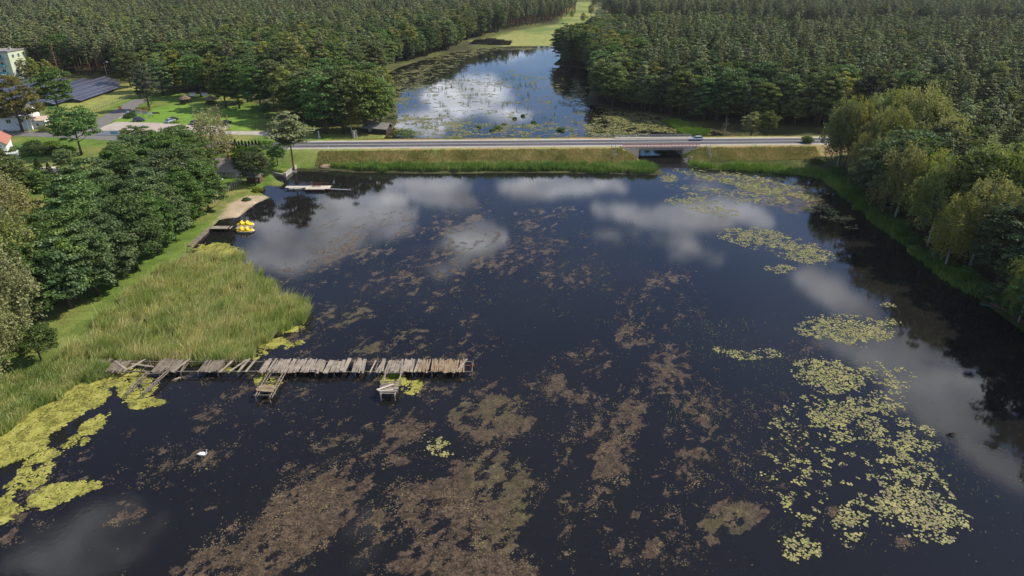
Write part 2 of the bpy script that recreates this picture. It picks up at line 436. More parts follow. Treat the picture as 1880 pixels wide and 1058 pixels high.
# ------------------------------------------------------------------ the ground
lawn_px = [(-400, 260), (0, 175), (150, 195), (250, 165), (330, 172), (440, 182), (520, 215), (640, 232), (720, 238), (720, 262), (545, 305), (500, 340), (480, 365), (400, 420), (345, 455), (200, 560), (110, 640), (0, 720), (-400, 900)]
lawn = W(lawn_px, 2)
beach = W([(395, 412), (425, 375), (455, 362), (492, 360), (468, 377), (452, 390), (438, 402), (404, 406)], .2)
meadow = W([(868, 76), (960, 61), (1027, 50), (1040, 25), (1000, 8), (1130, 8), (1130, 40), (1060, 90), (1010, 90), (930, 86)], 0)
xs = np.concatenate([-150 - np.cumsum(1.25 * 1.045 ** np.arange(1, 92))[::-1], np.arange(-150, 150.1, 1.0), 150 + np.cumsum(1.25 * 1.045 ** np.arange(1, 92))])
ys = np.concatenate([np.linspace(-60, 39, 34), np.arange(40, 330, 1.0), 330 + np.cumsum(1.1 * 1.03 ** np.arange(0, 135))])
GX, GY = np.meshgrid(xs, ys)
gx, gy = GX.ravel(), GY.ravel()
gh = ground(gx, gy)
dl = dland(gx, gy)
n1 = fbm(gx * .05, gy * .05, 11, 4); n2_ = fbm(gx * .35, gy * .35, 21, 3)
def lerp(a, b, t): return a + (b - a) * t[:, None]
base = np.array([.050, .052, .022]) * np.ones((len(gx), 3))
base = lerp(base, np.array([.09, .10, .03]), sstep(.45, .7, n1))
inl = sstep(2, -2, sdist(lawn, gx, gy))
lawnc = lerp(np.array([.105, .165, .030]) * np.ones((len(gx), 3)), np.array([.20, .19, .062]), sstep(.42, .66, n1) * .8)
lawnc = lerp(lawnc, np.array([.07, .12, .02]), sstep(.5, .75, n2_) * .6)
base = lerp(base, lawnc, inl)
park_px = W([(210, 215), (330, 190), (470, 200), (470, 245), (210, 235)], 2.7)
base = lerp(base, np.array([.14, .25, .035]), sstep(3, -3, sdist(park_px, gx, gy)) * .75)
fieldp = W([(100, 240), (120, 170), (260, 150), (250, 175), (150, 215)], 2.7)
base = lerp(base, np.array([.27, .27, .075]), sstep(3, -3, sdist(fieldp, gx, gy)) * .75)
dr_ = np.abs(gy - road_y(gx))
embm = sstep(14, 11, dr_) * sstep(-85, -62, gx)
ec = lerp(np.array([.27, .24, .09]) * np.ones((len(gx), 3)), np.array([.30, .20, .11]), sstep(.4, .65, fbm(gx * .09, gy * .3, 5, 3)))
ec = lerp(ec, np.array([.15, .21, .05]), sstep(.52, .7, n2_) * .7)
ec = lerp(ec, np.array([.16, .22, .05]), sstep(-50, -66, gx) * .8)
base = lerp(base, ec, embm)
base = lerp(base, np.array([.38, .30, .21]), sstep(1.2, -.8, sdist(beach, gx, gy)))
base = lerp(base, lerp(np.array([.12, .17, .045]) * np.ones((len(gx), 3)), np.array([.24, .25, .08]), sstep(.3, .7, n1)), sstep(6, -4, sdist(meadow, gx, gy)) + 0 * gx)
pinkd = W([(378, 262), (440, 268), (445, 278), (380, 274)], 2.7)
base = lerp(base, np.array([.42, .26, .18]), sstep(1, -1, sdist(pinkd, gx, gy)))
rightb = sstep(8, 2, dl) * (gx > 55) * (gy < 222)
base = lerp(base, np.array([.06, .09, .02]), rightb)
base = lerp(base, np.array([.10, .09, .06]), sstep(.5, 0, np.abs(dl)) * .6)
base = np.where((dl < 0)[:, None], np.array([.04, .035, .02]), base)
nx, ny = len(xs), len(ys)
ii = (np.arange(ny - 1)[:, None] * nx + np.arange(nx - 1)[None, :]).ravel()
gf = np.stack([ii, ii + 1, ii + nx + 1, ii + nx], 1)
gm = bpy.data.materials.new('ground_cover'); gm.use_nodes = True
t = NT(gm.node_tree); b = t.n['Principled BSDF']
at = t.new('ShaderNodeAttribute', attribute_name='gcol')
tcn = t.new('ShaderNodeTexCoord')
na = t.noise(tcn.outputs['Object'], 2.6, 6, .7); nb = t.noise(tcn.outputs['Object'], .3, 5, .6)
f1 = t.ramp(na.outputs[0], [(.28, .55), (.72, 1.4)])
f2 = t.ramp(nb.outputs[0], [(.3, .78), (.7, 1.2)])
c_ = t.mix(1.0, at.outputs['Color'], f1, 'MULTIPLY'); c_ = t.mix(1.0, c_, f2, 'MULTIPLY')
t.link(c_, b.inputs['Base Color']); b.inputs['Roughness'].default_value = .95; b.inputs['Specular IOR Level'].default_value = .1
bn = t.new('ShaderNodeBump'); bn.inputs['Strength'].default_value = .5; bn.inputs['Distance'].default_value = .25
t.link(na.outputs[0], bn.inputs['Height']); t.link(bn.outputs[0], b.inputs['Normal'])
g_me = npmesh('ground', np.stack([gx, gy, gh], 1), gf, mats=[gm], smooth=True, cols={'gcol': ('POINT', base)})
tag(mobj('ground', g_me), kind='structure')

# ------------------------------------------------------------------ weed masks, traced on the water
def mask(regs, x, y, seed=0, warp=3.0, wfreq=.12, soft=.35):
    wx = x + (fbm(x * wfreq, y * wfreq, seed + 40, 3) - .5) * warp * 2
    wy = y + (fbm(x * wfreq, y * wfreq, seed + 50, 3) - .5) * warp * 2
    px, py = proj(wx, wy)
    m = np.zeros(x.shape)
    for r in regs:
        cx, cy, rx, ry = r[:4]; a = R(r[4]) if len(r) > 4 else 0; amp = r[5] if len(r) > 5 else 1
        dx, dy = px - cx, py - cy
        q = np.hypot((dx * math.cos(a) + dy * math.sin(a)) / rx, (-dx * math.sin(a) + dy * math.cos(a)) / ry)
        m = np.maximum(m, amp * sstep(1 + soft, 1 - soft, q))
    return m
BROWN = [(1160, 800, 180, 200, 0, .42), (760, 640, 240, 100, 10, .36), (560, 850, 240, 100, -20, .3), (850, 480, 260, 100, 0, .38), (1000, 950, 200, 90, 0, .36), (1230, 560, 60, 60, 0, .42), (450, 740, 160, 60, 0, .3), (470, 1010, 190, 60, -25), (560, 930, 100, 50, -25), (660, 860, 90, 35, -20, .8), (740, 800, 60, 28, -20, .8), (690, 1000, 60, 70, 0, .9),
         (850, 950, 160, 95, -10), (930, 900, 70, 60, 0), (830, 1030, 170, 40, 0), (900, 765, 80, 52, 0, .95), (870, 715, 60, 25, 0, .6), (790, 700, 60, 40, 0, .35),
         (700, 600, 160, 45, 5, .5), (800, 560, 130, 40, 10, .45), (870, 640, 90, 30, 0, .5), (760, 660, 100, 40, 0, .3),
         (700, 500, 110, 55, 25, .6), (640, 450, 100, 45, 10, .5), (860, 500, 90, 60, 20, .45), (960, 430, 100, 42, -15, .5), (1030, 390, 35, 14, 0, .7), (560, 500, 60, 30, 0, .3),
         (1100, 660, 32, 40, 0, .8), (1160, 618, 24, 30, 0, .9), (1190, 612, 18, 28, 0, .8), (1225, 665, 32, 32, 0, .9), (1020, 715, 28, 30, 0, .8), (1250, 720, 38, 50, 0, .75),
         (1265, 800, 45, 60, 10, .9), (1150, 770, 30, 50, 20, .8), (1130, 850, 55, 45, 20, .75), (1240, 870, 40, 45, 15, .8), (1060, 760, 25, 40, 0, .4), (1000, 860, 40, 40, 0, .4),
         (1215, 525, 30, 35, 0, .5), (1190, 560, 30, 30, 0, .35), (1140, 1010, 60, 35, 0), (1250, 1000, 80, 40, -15), (1340, 950, 60, 34, -15, .9), (1210, 940, 60, 20, 0, .5),
         (410, 765, 55, 22, 10, .6), (480, 745, 60, 30, 0, .5), (540, 725, 40, 30, 0, .35), (480, 700, 60, 50, 0, .4), (260, 800, 40, 18, 0, .3), (235, 940, 45, 14, -10, .8), (300, 850, 90, 40, -15, .35),
         (400, 830, 60, 30, 0, .4), (590, 780, 60, 30, 0, .25), (80, 920, 90, 25, -25, .9), (30, 985, 60, 18, -25, .7), (120, 860, 60, 25, -25, .6), (1480, 640, 40, 20, 0, .3),
         (1330, 330, 70, 12, 5, .8), (1430, 360, 90, 26, 12, .9), (1545, 955, 30, 20, 30, .5), (1660, 1000, 28, 10, 0, .8), (1380, 820, 80, 110, 0, .18), (1100, 560, 100, 60, 0, .15), (600, 580, 50, 30, 0, .5), (560, 610, 60, 20, 0, .4)]
YELLOW = [(1400, 440, 62, 16, 8, .8), (1480, 467, 42, 15, 5, .9), (1430, 493, 26, 7, 0, .8), (1560, 605, 72, 22, 5, .95), (1500, 600, 30, 16, 0, .5), (1530, 690, 62, 26, 12, .95), (1485, 675, 25, 16, 0, .8),
          (1635, 690, 45, 18, 20, .6), (1555, 770, 68, 38, 12, .75), (1620, 800, 60, 25, 20, .5), (1690, 800, 45, 20, 30, .35), (1660, 860, 66, 30, 15, .7), (1680, 935, 95, 46, 22, 1.0), (1735, 950, 40, 40, 0, .6),
          (1560, 965, 40, 32, 30, .8), (1458, 1005, 32, 24, 10, .8), (808, 822, 24, 18, 25, .5), (1290, 378, 55, 12, 12, .5), (1240, 368, 20, 8, 0, .4), (1360, 650, 50, 8, 12, .6), (1400, 648, 40, 8, 0, .5),
          (1630, 590, 14, 8, 0, .6), (1625, 563, 14, 4, 0, .6), (1450, 880, 20, 8, 10, .5), (1500, 850, 120, 140, 0, .03), (1330, 360, 90, 10, 8, .3), (1600, 740, 60, 30, 0, .3), (1232, 328, 16, 8, 0, .8)]
DUCK = [(40, 798, 118, 40, -35), (140, 730, 62, 30, -35), (-60, 855, 100, 44, -30), (172, 778, 30, 15, -35, .8), (130, 818, 60, 13, -28, .6), (265, 738, 28, 9, -8, .9), (250, 710, 30, 28, -30, .55), (110, 905, 60, 16, -14, .9), (190, 690, 40, 20, 0, .8),
        (752, 706, 20, 12, 0, .6), (720, 695, 24, 12, 0, .9), (495, 700, 22, 20, -50, .5), (420, 672, 14, 10, 0, .7), (60, 870, 60, 20, -30, .5), (30, 930, 60, 20, -20, .35), (280, 640, 170, 30, 0, .6), (350, 560, 110, 80, 0, .5), (530, 598, 24, 10, 0, .5), (395, 462, 40, 12, 0, .8), (490, 630, 60, 10, 0, .45)]
OLIVE = [(1200, 220, 110, 24, 5, .9), (1130, 240, 70, 14, 0, .8), (1270, 240, 50, 10, 0, .6), (900, 240, 190, 14, 0, .55), (800, 228, 90, 16, 0, .55), (1040, 232, 60, 14, 0, .45), (745, 160, 44, 30, -25, .5), (780, 132, 60, 14, -18, .45), (840, 100, 70, 8, -8, .6), (1420, 345, 100, 20, 12, .7),
         (1350, 325, 90, 10, 5, .7), (1500, 385, 60, 14, 25, .6), (930, 175, 120, 40, 0, .10), (1560, 410, 40, 10, 30, .5), (930, 90, 80, 3, 0, .6), (1060, 180, 20, 30, 0, .5), (800, 180, 60, 30, 0, .15), (1110, 300, 90, 10, 0, .0)]

# ------------------------------------------------------------------ the water
wx_ = np.concatenate([np.arange(-400, -120, 8), np.arange(-120, 120, .5), np.arange(120, 401, 8)])
wy_ = np.concatenate([np.arange(-60, 40, 5), np.arange(40, 262, .5), np.arange(262, 1000, 4)])
WX, WY = np.meshgrid(wx_, wy_)
wxr, wyr = WX.ravel().astype(float), WY.ravel().astype(float)
mb = mask(BROWN, wxr, wyr, 1, 2.2)
def flow(x, y, a=R(64)):
    return x * math.cos(a) + y * math.sin(a), -x * math.sin(a) + y * math.cos(a)
fa, fb = flow(wxr, wyr)
hf = .6 * fbm(fa * .42, fb * .8, 60, 5, .68) + .4 * fbm(wxr * .9, wyr * .9, 66, 3, .7)
hf2 = fbm(fa * .09, fb * .2, 64, 3)
weed = sstep(.28, .72, mb * .72 + (hf - .5) * 2.4 + (hf2 - .5) * .8) * sstep(.02, .2, mb)
yel = mask([(985, 950, 40, 34, 30, .8), (930, 990, 60, 30, 0, .4), (1340, 960, 60, 26, -15, .4), (900, 760, 70, 40, 0, .35), (700, 600, 160, 50, 5, .5), (820, 560, 130, 40, 10, .5), (930, 880, 70, 50, 0, .4)], wxr, wyr, 4, 3)
nx, ny = len(wx_), len(wy_)
ii = (np.arange(ny - 1)[:, None] * nx + np.arange(nx - 1)[None, :]).ravel()
wf = np.stack([ii, ii + 1, ii + nx + 1, ii + nx], 1)
wdist = dland(wxr, wyr)
keepf = (wdist[wf].min(1) < 1.5)
wm = bpy.data.materials.new('lake_water'); wm.use_nodes = True
t = NT(wm.node_tree); b = t.n['Principled BSDF']
geo = t.new('ShaderNodeNewGeometry')
aw = t.new('ShaderNodeAttribute', attribute_name='weed'); ay = t.new('ShaderNodeAttribute', attribute_name='yel')
nf_ = t.noise(geo.outputs['Position'], 1.9, 9, .82)
nm_ = t.noise(geo.outputs['Position'], .9, 5, .65)
wf1 = t.math('ADD', aw.outputs['Fac'], t.math('MULTIPLY_ADD', nf_.outputs[0], 2.6, -1.55), clamp=False)
wf1 = t.math('MULTIPLY', t.ramp(wf1, [(.36, 0.0), (.58, 1.0)]), t.math('MINIMUM', t.math('MULTIPLY', aw.outputs['Fac'], 4.0), 1.0))
deep = t.mix(nm_.outputs[0], (.0060, .0068, .0080), (.0130, .0115, .0105))
wcol = t.mix(t.ramp(nf_.outputs[0], [(.40, 0.0), (.62, 1.0)]), (.022, .017, .012), (.115, .080, .052))
cl_ = t.noise(geo.outputs['Position'], .75, 6, .75)
wcol = t.mix(1.0, wcol, t.ramp(cl_.outputs[0], [(.36, .35), (.62, 1.35)]), 'MULTIPLY')
wcol = t.mix(t.math('MULTIPLY', ay.outputs['Fac'], .8), wcol, (.085, .085, .028))
t.link(t.mix(wf1, deep, wcol), b.inputs['Base Color'])
b.inputs['Specular IOR Level'].default_value = .5; b.inputs['IOR'].default_value = 1.33
t.link(t.math('MULTIPLY_ADD', wf1, .12, .035), b.inputs['Roughness'])
rp = t.noise(geo.outputs['Position'], 1.7, 3, .5)
bn = t.new('ShaderNodeBump'); bn.inputs['Strength'].default_value = .09; bn.inputs['Distance'].default_value = .03
rp2 = t.noise(geo.outputs['Position'], 6.0, 3, .6)
hsum = t.math('ADD', t.math('MULTIPLY_ADD', rp2.outputs[0], .35, rp.outputs[0]), t.math('MULTIPLY', t.math('MULTIPLY', nf_.outputs[0], wf1), .8))
t.link(hsum, bn.inputs['Height']); t.link(bn.outputs[0], b.inputs['Normal'])
w_me = npmesh('lake_water', np.stack([wxr, wyr, 0 * wxr], 1), wf[keepf], attrs={'weed': ('POINT', weed), 'yel': ('POINT', yel)}, mats=[wm])
tag(mobj('lake_water', w_me), kind='structure')

# ------------------------------------------------------------------ floating leaves and weed: countless, one object each
def leafmat_flat(name, stops, rough=.6, spec=.3):
    m = bpy.data.materials.new(name); m.use_nodes = True
    t = NT(m.node_tree); b = t.n['Principled BSDF']
    at = t.new('ShaderNodeAttribute', attribute_name='tint')
    t.link(t.ramp(at.outputs['Fac'], stops), b.inputs['Base Color'])
    b.inputs['Roughness'].default_value = rough; b.inputs['Specular IOR Level'].default_value = spec
    return m
def scatter_px(regs, n, seed, box, warp=2.0, wfreq=.12, thr=.0, clump=.5, hfreq=.6, contrast=1.0):
    """world points on the water where the mask is high"""
    r = np.random.default_rng(seed)
    x = r.uniform(box[0], box[1], n); y = r.uniform(box[2], box[3], n)
    px, py = proj(x, y)
    k = (px > -60) & (px < 1940) & (py > 0) & (py < 1110)
    x, y = x[k], y[k]
    m = mask(regs, x, y, seed, warp, wfreq)
    h = fbm(x * hfreq, y * hfreq, seed + 9, 3, .6) if seed != 102 else .4 * fbm(flow(x, y)[0] * .42, flow(x, y)[1] * .8, 60, 5, .68) + .3 * fbm(x * .9, y * .9, 66, 3, .7) + .3 * fbm(flow(x, y)[0] * .09, flow(x, y)[1] * .2, 64, 3)
    p = np.clip((m + (h - .5) * clump * 2 * (m > .02)) * contrast - thr, 0, 1)
    k = r.random(len(x)) < p
    x, y = x[k], y[k]
    k = dland(x, y) < -.1
    return x[k], y[k]
def pads(name, x, y, smin, smax, m, nside, seed, z=.012, ragged=.25, tint_noise=.3, kind='stuff', elong=1.0, label=None, cat='water plants'):
    r = np.random.default_rng(seed); n = len(x)
    s = r.uniform(smin, smax, n) * .5
    a0 = r.uniform(0, 6.28, n); zz = z + r.uniform(0, .02, n)
    ang = a0[:, None] + np.linspace(0, 2 * math.pi, nside, endpoint=False)[None, :]
    rr = s[:, None] * (1 + r.uniform(-ragged, ragged, (n, nside)))
    ca = r.uniform(0, 6.28, n)[:, None]
    lx = rr * np.cos(ang); ly = rr * np.sin(ang)
    st = 1 / elong
    X = lx * np.cos(ca) - ly * st * np.sin(ca) + x[:, None]; Y = lx * np.sin(ca) + ly * st * np.cos(ca) + y[:, None]
    tlt = r.uniform(-.05, .05, (n, nside)) * s[:, None]
    Z = zz[:, None] + np.abs(tlt)
    vs = np.stack([X, Y, Z], 2).reshape(-1, 3)
    fs = np.arange(n * nside).reshape(n, nside)
    tn = np.clip((fbm(x * .9, y * .9, seed, 4, .65) - .5) * 1.6 + .42 + r.uniform(-tint_noise, tint_noise, n), 0, 1)
    o = mobj(name, npmesh(name, vs, fs, attrs={'tint': ('FACE', tn)}, mats=[m]))
    return tag(o, label, cat, None, kind)
Mlily = leafmat_flat('lily_leaf', [(0, (.13, .10, .05)), (.3, (.15, .16, .045)), (.65, (.22, .21, .06)), (1, (.29, .25, .09))], .45, .4)
Mbrown = leafmat_flat('pondweed', [(0, (.03, .025, .014)), (.45, (.10, .072, .045)), (.8, (.14, .108, .062)), (1, (.19, .17, .065))], .8, .15)
Mduck = leafmat_flat('duckweed', [(0, (.11, .105, .03)), (.5, (.25, .245, .05)), (1, (.33, .31, .085))], .8, .1)
Molive = leafmat_flat('olive_leaf', [(0, (.07, .08, .025)), (.5, (.15, .15, .045)), (1, (.24, .22, .07))], .6, .25)
BX = (-95, 110, 50, 215)
x, y = scatter_px(YELLOW, 1300000, 101, BX, warp=1.4, clump=1.5, thr=.22, hfreq=.9, contrast=1.3)
x_a, y_a = x, y
k = rng.random(len(x)) < .60
pads('lily_pads', x[k], y[k], .12, .36, Mlily, 8, 5, ragged=.14, tint_noise=.45, label='yellow green water lily leaves floating in rafts on the dark lake')
x, y = scatter_px(BROWN, 1700000, 102, BX, warp=2.2, clump=2.3, thr=.42, hfreq=.5, contrast=1.2)
k = rng.random(len(x)) < .5
pads('pondweed', x[k], y[k], .07, .28, Mbrown, 6, 6, z=.005, elong=1.9, ragged=.4, tint_noise=.25, label='brown pondweed mats just breaking the surface of the lake')
x, y = scatter_px(DUCK, 900000, 103, (-110, 10, 50, 165), warp=1.0, clump=.9, thr=.2, hfreq=.5, contrast=1.8)
pads('duckweed', x, y, .14, .42, Mduck, 6, 7, z=.004, ragged=.35, tint_noise=.4, label='bright yellow green duckweed film along the reedy shore')
x, y = scatter_px(OLIVE, 1100000, 104, (-80, 115, 150, 520), warp=2.2, clump=1.2, thr=.33, hfreq=.3, contrast=1.2)
k = rng.random(len(x)) < .5
pads('floating_leaves', x[k], y[k], .25, .8, Molive, 7, 8, elong=1.2, tint_noise=.4, label='olive floating leaves on the upper lake and along the shaded bank')
# loose specks scattered over the open water
r_ = np.random.default_rng(77)
x = r_.uniform(-80, 90, 26000); y = r_.uniform(50, 205, 26000)
h = fbm(x * .06, y * .04, 31, 3); k = (r_.random(len(x)) < sstep(.35, .75, h) * .5 + .03) & (dland(x, y) < -1)
pads('leaf_specks', x[k], y[k], .08, .30, Mbrown, 5, 9, elong=2.2, ragged=.4, tint_noise=.5, label='loose brown leaf scraps dotted over open water')

# ------------------------------------------------------------------ blades: reeds, sedge, dry grass
def blades(name, x, y, z, hmin, hmax, wid, m, seed, lean=(.25, .05), spread=.25, tfreq=.15, tamp=.35, tbias=0., label=None, cat='reeds'):
    r = np.random.default_rng(seed); n = len(x)
    h = r.uniform(hmin, hmax, n) * (.75 + .5 * fbm(x * .12, y * .12, seed, 3)) * (.45 + 1.1 * fbm(x * .8, y * .8, seed + 3, 2))
    a = r.uniform(0, math.pi, n); wx = np.cos(a) * wid * .5; wy = np.sin(a) * wid * .5
    lx = (lean[0] + r.normal(0, spread, n)) * h; ly = (lean[1] + r.normal(0, spread, n)) * h
    p = lambda ax, ay, az: np.stack([ax, ay, az], 1)
    v0 = p(x - wx, y - wy, z); v1 = p(x + wx, y + wy, z)
    v2 = p(x + wx * .9 + lx * .4, y + wy * .9 + ly * .4, z + h * .55); v3 = p(x - wx * .9 + lx * .4, y - wy * .9 + ly * .4, z + h * .55)
    v4 = p(x + wx * .25 + lx, y + wy * .25 + ly, z + h); v5 = p(x - wx * .25 + lx, y - wy * .25 + ly, z + h)
    vs = np.stack([v0, v1, v2, v3, v4, v5], 1).reshape(-1, 3)
    i = np.arange(n) * 6
    fs = np.concatenate([np.stack([i, i + 1, i + 2, i + 3], 1), np.stack([i + 3, i + 2, i + 4, i + 5], 1)])
    tn = np.clip(fbm(x * tfreq, y * tfreq, seed + 5, 4) * 1.3 - .25 + tbias + r.uniform(-tamp, tamp, n), 0, 1)
    o = mobj(name, npmesh(name, vs, fs, attrs={'tint': ('FACE', np.concatenate([tn, tn]))}, mats=[m]))
    return tag(o, label, cat, None, 'stuff')
def in_poly(poly, n, seed):
    r = np.random.default_rng(seed); a = np.array(poly)
    x = r.uniform(a[:, 0].min(), a[:, 0].max(), n); y = r.uniform(a[:, 1].min(), a[:, 1].max(), n)
    k = sdist(poly, x, y) < (fbm(x * .3, y * .3, seed, 4, .65) - .55) * (9 if seed == 201 else 4)
    return x[k], y[k]
reedp = W([(110, 668), (140, 632), (200, 578), (250, 538), (296, 500), (350, 464), (395, 470), (438, 482), (470, 497), (488, 530), (530, 548), (570, 570), (560, 592), (520, 615), (455, 640), (445, 668), (300, 672)])
x, y = in_poly(reedp, 230000, 201)
hole = np.maximum(mask([(255, 600, 26, 16, 0), (300, 625, 30, 12, 0), (398, 486, 18, 12, 0), (350, 560, 16, 6, 0), (210, 650, 26, 8, 0), (440, 540, 20, 6, 0), (530, 600, 20, 6, 0)], x, y, 3, 1.5), .8 * sstep(.54, .66, fbm(x * .35, y * .35, 33, 3))); hole = np.maximum(hole, .8 * sstep(.50, .64, fbm(x * 1.1, y * 1.1, 34, 2)))
k = rng.random(len(x)) > hole * .95
x, y = x[k], y[k]
blades('reed_bed', x, y, np.maximum(ground(x, y), -.1), 1.0, 2.3, .075, M['reed'], 202, lean=(.24, .1), tfreq=.35, tamp=.5, tbias=.10, label='tall green and straw coloured reeds filling the cove beside the broken jetty')
k = rng.random(len(x)) < .10
blades('dead_reed_stalks', x[k], y[k], np.maximum(ground(x[k], y[k]), -.1), 1.5, 2.5, .065, M['reed'], 232, lean=(.22, .1), spread=.25, tbias=.5, tamp=.2, label='dead straw coloured stalks rising above the green reeds in the cove')
reedp2 = W([(125, 668), (200, 672), (215, 690), (150, 705), (60, 760), (0, 810), (-80, 850), (-200, 850), (-60, 760), (20, 700)])
x, y = in_poly(reedp2, 60000, 203)
blades('reed_fringe', x, y, np.maximum(ground(x, y), -.1), .8, 2.0, .09, M['reed'], 204, lean=(.2, .05), tfreq=.35, tamp=.5, label='pale reeds edging the yellow duckweed below the landward end of the jetty')
sedp = W([(592, 309), (640, 307), (900, 308), (1100, 307), (1160, 305), (1178, 300), (1212, 314), (1190, 321), (1000, 317), (800, 317), (660, 316)])
x, y = in_poly(sedp, 60000, 205)
blades('sedge_strip', x, y, np.maximum(ground(x, y), 0), .9, 1.9, .12, M['sedge'], 206, lean=(.05, 0), label='bright green sedge strip at the foot of the road embankment')
sedp2 = W([(1262, 303), (1330, 302), (1420, 300), (1500, 306), (1560, 330), (1600, 380), (1650, 425), (1720, 480), (1800, 530), (1815, 548), (1790, 548), (1710, 500), (1640, 440), (1590, 400), (1545, 362), (1500, 328), (1400, 316), (1290, 313)])
x, y = in_poly(sedp2, 110000, 207); k = rng.random(len(x)) < sstep(6.5, 2.0, dland(x, y)) * sstep(.25, .55, fbm(x * .25, y * .25, 78, 3)) * .9 + .06; x, y = x[k], y[k]
blades('bank_sedge', x, y, np.maximum(ground(x, y), 0), .7, 1.6, .11, M['sedge'], 208, lean=(-.15, -.1), label='green sedge and nettles along the shaded far bank', tbias=-.1)
x = rng.uniform(-62, 100, 90000); y = road_y(x) - rng.uniform(7.5, 14, 90000)
k = (dland(x, y) > 1) & ~((x > 36) & (x < 60) & (road_y(x) - y < 8.5)); x, y = x[k], y[k]
blades('embankment_grass', x, y, ground(x, y) - .02, .2, .6, .09, M['drygrass'], 209, lean=(.1, 0), tamp=.3, tfreq=.2, label='dry straw and rust coloured grass on the embankment slope', cat='grass')
x = rng.uniform(-62, 100, 40000); y = road_y(x) + rng.uniform(7.3, 13, 40000)
k = (dland(x, y) > .5); x, y = x[k], y[k]
blades('verge_grass', x, y, ground(x, y) - .02, .2, .6, .09, M['drygrass'], 210, lean=(.1, 0), tamp=.3, tfreq=.2, tbias=-.1, label='dry grass on the lake side verge beyond the road', cat='grass')
isl = W([(1218, 226), (1240, 222), (1268, 232), (1305, 243), (1290, 252), (1255, 250), (1240, 238)])
x, y = in_poly(isl, 22000, 211)
blades('marsh_sedge', x, y, 0 * x, .5, 1.3, .16, M['sedge'], 212, label='bright green marsh sedge islet among lily leaves beyond the bridge')
tf = W([(703, 700), (708, 684), (740, 686), (742, 700)])
x, y = in_poly(tf, 3500, 213)
blades('sedge_tuft', x, y, 0 * x, .5, 1.0, .06, M['sedge'], 214, tbias=-.2, label='vivid green tuft growing inside the frame of the outermost side pier', cat='sedge')
# sparse stems standing in the upper lake
x = rng.uniform(-50, 50, 2600); y = rng.uniform(245, 400, 2600)
k = (dland(x, y) < -4) & (fbm(x * .1, y * .1, 90, 3) > .5); x, y = x[k][:170], y[k][:170]
xx = np.repeat(x, 7) + rng.normal(0, .35, len(x) * 7); yy = np.repeat(y, 7) + rng.normal(0, .5, len(x) * 7)
blades('bulrush_stems', xx, yy, 0 * xx, .6, 1.6, .10, M['bush'], 215, lean=(0, 0), spread=.12, label='sparse dark rush stems standing out of the upper lake', cat='rushes')
# rush stems in the front lake
x = rng.uniform(15, 60, 5000); y = rng.uniform(55, 110, 5000)
k = fbm(x * .12, y * .12, 91, 3) > .56; x, y = x[k][:900], y[k][:900]
blades('rush_stems', x, y, 0 * x, .15, .5, .04, M['reed'], 216, lean=(.1, 0), spread=.4, label='short pale rush stems pricking the open water', cat='rushes')

# ------------------------------------------------------------------ tree makers (unit: metres, base at origin)
def leaf_quads(c, nrm, size, r, flat=.5, asp=1.0):
    """quads at points c facing roughly nrm"""
    n = len(c)
    d = r.normal(0, 1, (n, 3)); nn = nrm * flat + d / np.linalg.norm(d, axis=1, keepdims=True) * (1 - flat)
    nn /= np.linalg.norm(nn, axis=1, keepdims=True) + 1e-9
    q = r.normal(0, 1, (n, 3)); a = np.cross(nn, q); a /= np.linalg.norm(a, axis=1, keepdims=True) + 1e-9
    b_ = np.cross(nn, a)
    s = (size * r.uniform(.6, 1.3, n))[:, None] * .5
    a = a * s * asp; b_ = b_ * s
    v = np.stack([c - a * .5 - b_, c + a - b_ * .2, c + a * .4 + b_, c - a + b_ * .3], 1)
    return v.reshape(-1, 3)
def crown_mesh(name, m, cl, nper, leaf, seed, squash=.45, flat=.5, asp=1.0, tb=None):
    """cl: list of (x,y,z,r) leaf clumps"""
    r = np.random.default_rng(seed); cl = np.array(cl)
    n = len(cl) * nper
    cen = np.repeat(cl[:, :3], nper, 0); rad = np.repeat(cl[:, 3], nper)
    d = r.normal(0, 1, (n, 3)); d /= np.linalg.norm(d, axis=1, keepdims=True)
    d[:, 2] = np.where(d[:, 2] < -.2, -d[:, 2] * .5, d[:, 2])
    rr = rad * r.uniform(.45, 1.05, n)
    c = cen + d * rr[:, None] * np.array([1, 1, squash])
    up = d * .5 + np.array([0, 0, .8])
    v = leaf_quads(c, up, leaf, r, flat, asp)
    f = np.arange(n * 4).reshape(n, 4)
    ct = np.repeat(r.uniform(-.25, .25, len(cl)), nper)
    tn = np.clip(.4 + ct + r.uniform(-.3, .3, n), 0, 1)
    return npmesh(name, v, f, attrs={'tint': ('FACE', tn)}, mats=[m])
def trunk_mesh(name, m, H, r0, limbs, seed, top=.85, lean=0.0):
    r = random.Random(seed); mb = MB()
    pts = []; rad = []
    for i in range(6):
        k = i / 5
        pts.append((lean * k * H + r.uniform(-.1, .1) * k, r.uniform(-.1, .1) * k, H * top * k)); rad.append(r0 * (1 - .75 * k) * (1.25 if i == 0 else 1))
    mb.tube(pts, rad, 7)
    for (z0, az, L, up) in limbs:
        k = z0 / (H * top); b0 = Vector((lean * z0, 0, z0)); rr = r0 * (1 - .75 * k) * .5
        d = Vector((math.cos(az), math.sin(az), 0))
        mb.tube([b0, b0 + d * L * .5 + Vector((0, 0, up * .35)), b0 + d * L + Vector((0, 0, up))], [rr, rr * .6, rr * .2], 5)
    return mb.mesh(name, m, smooth=True)
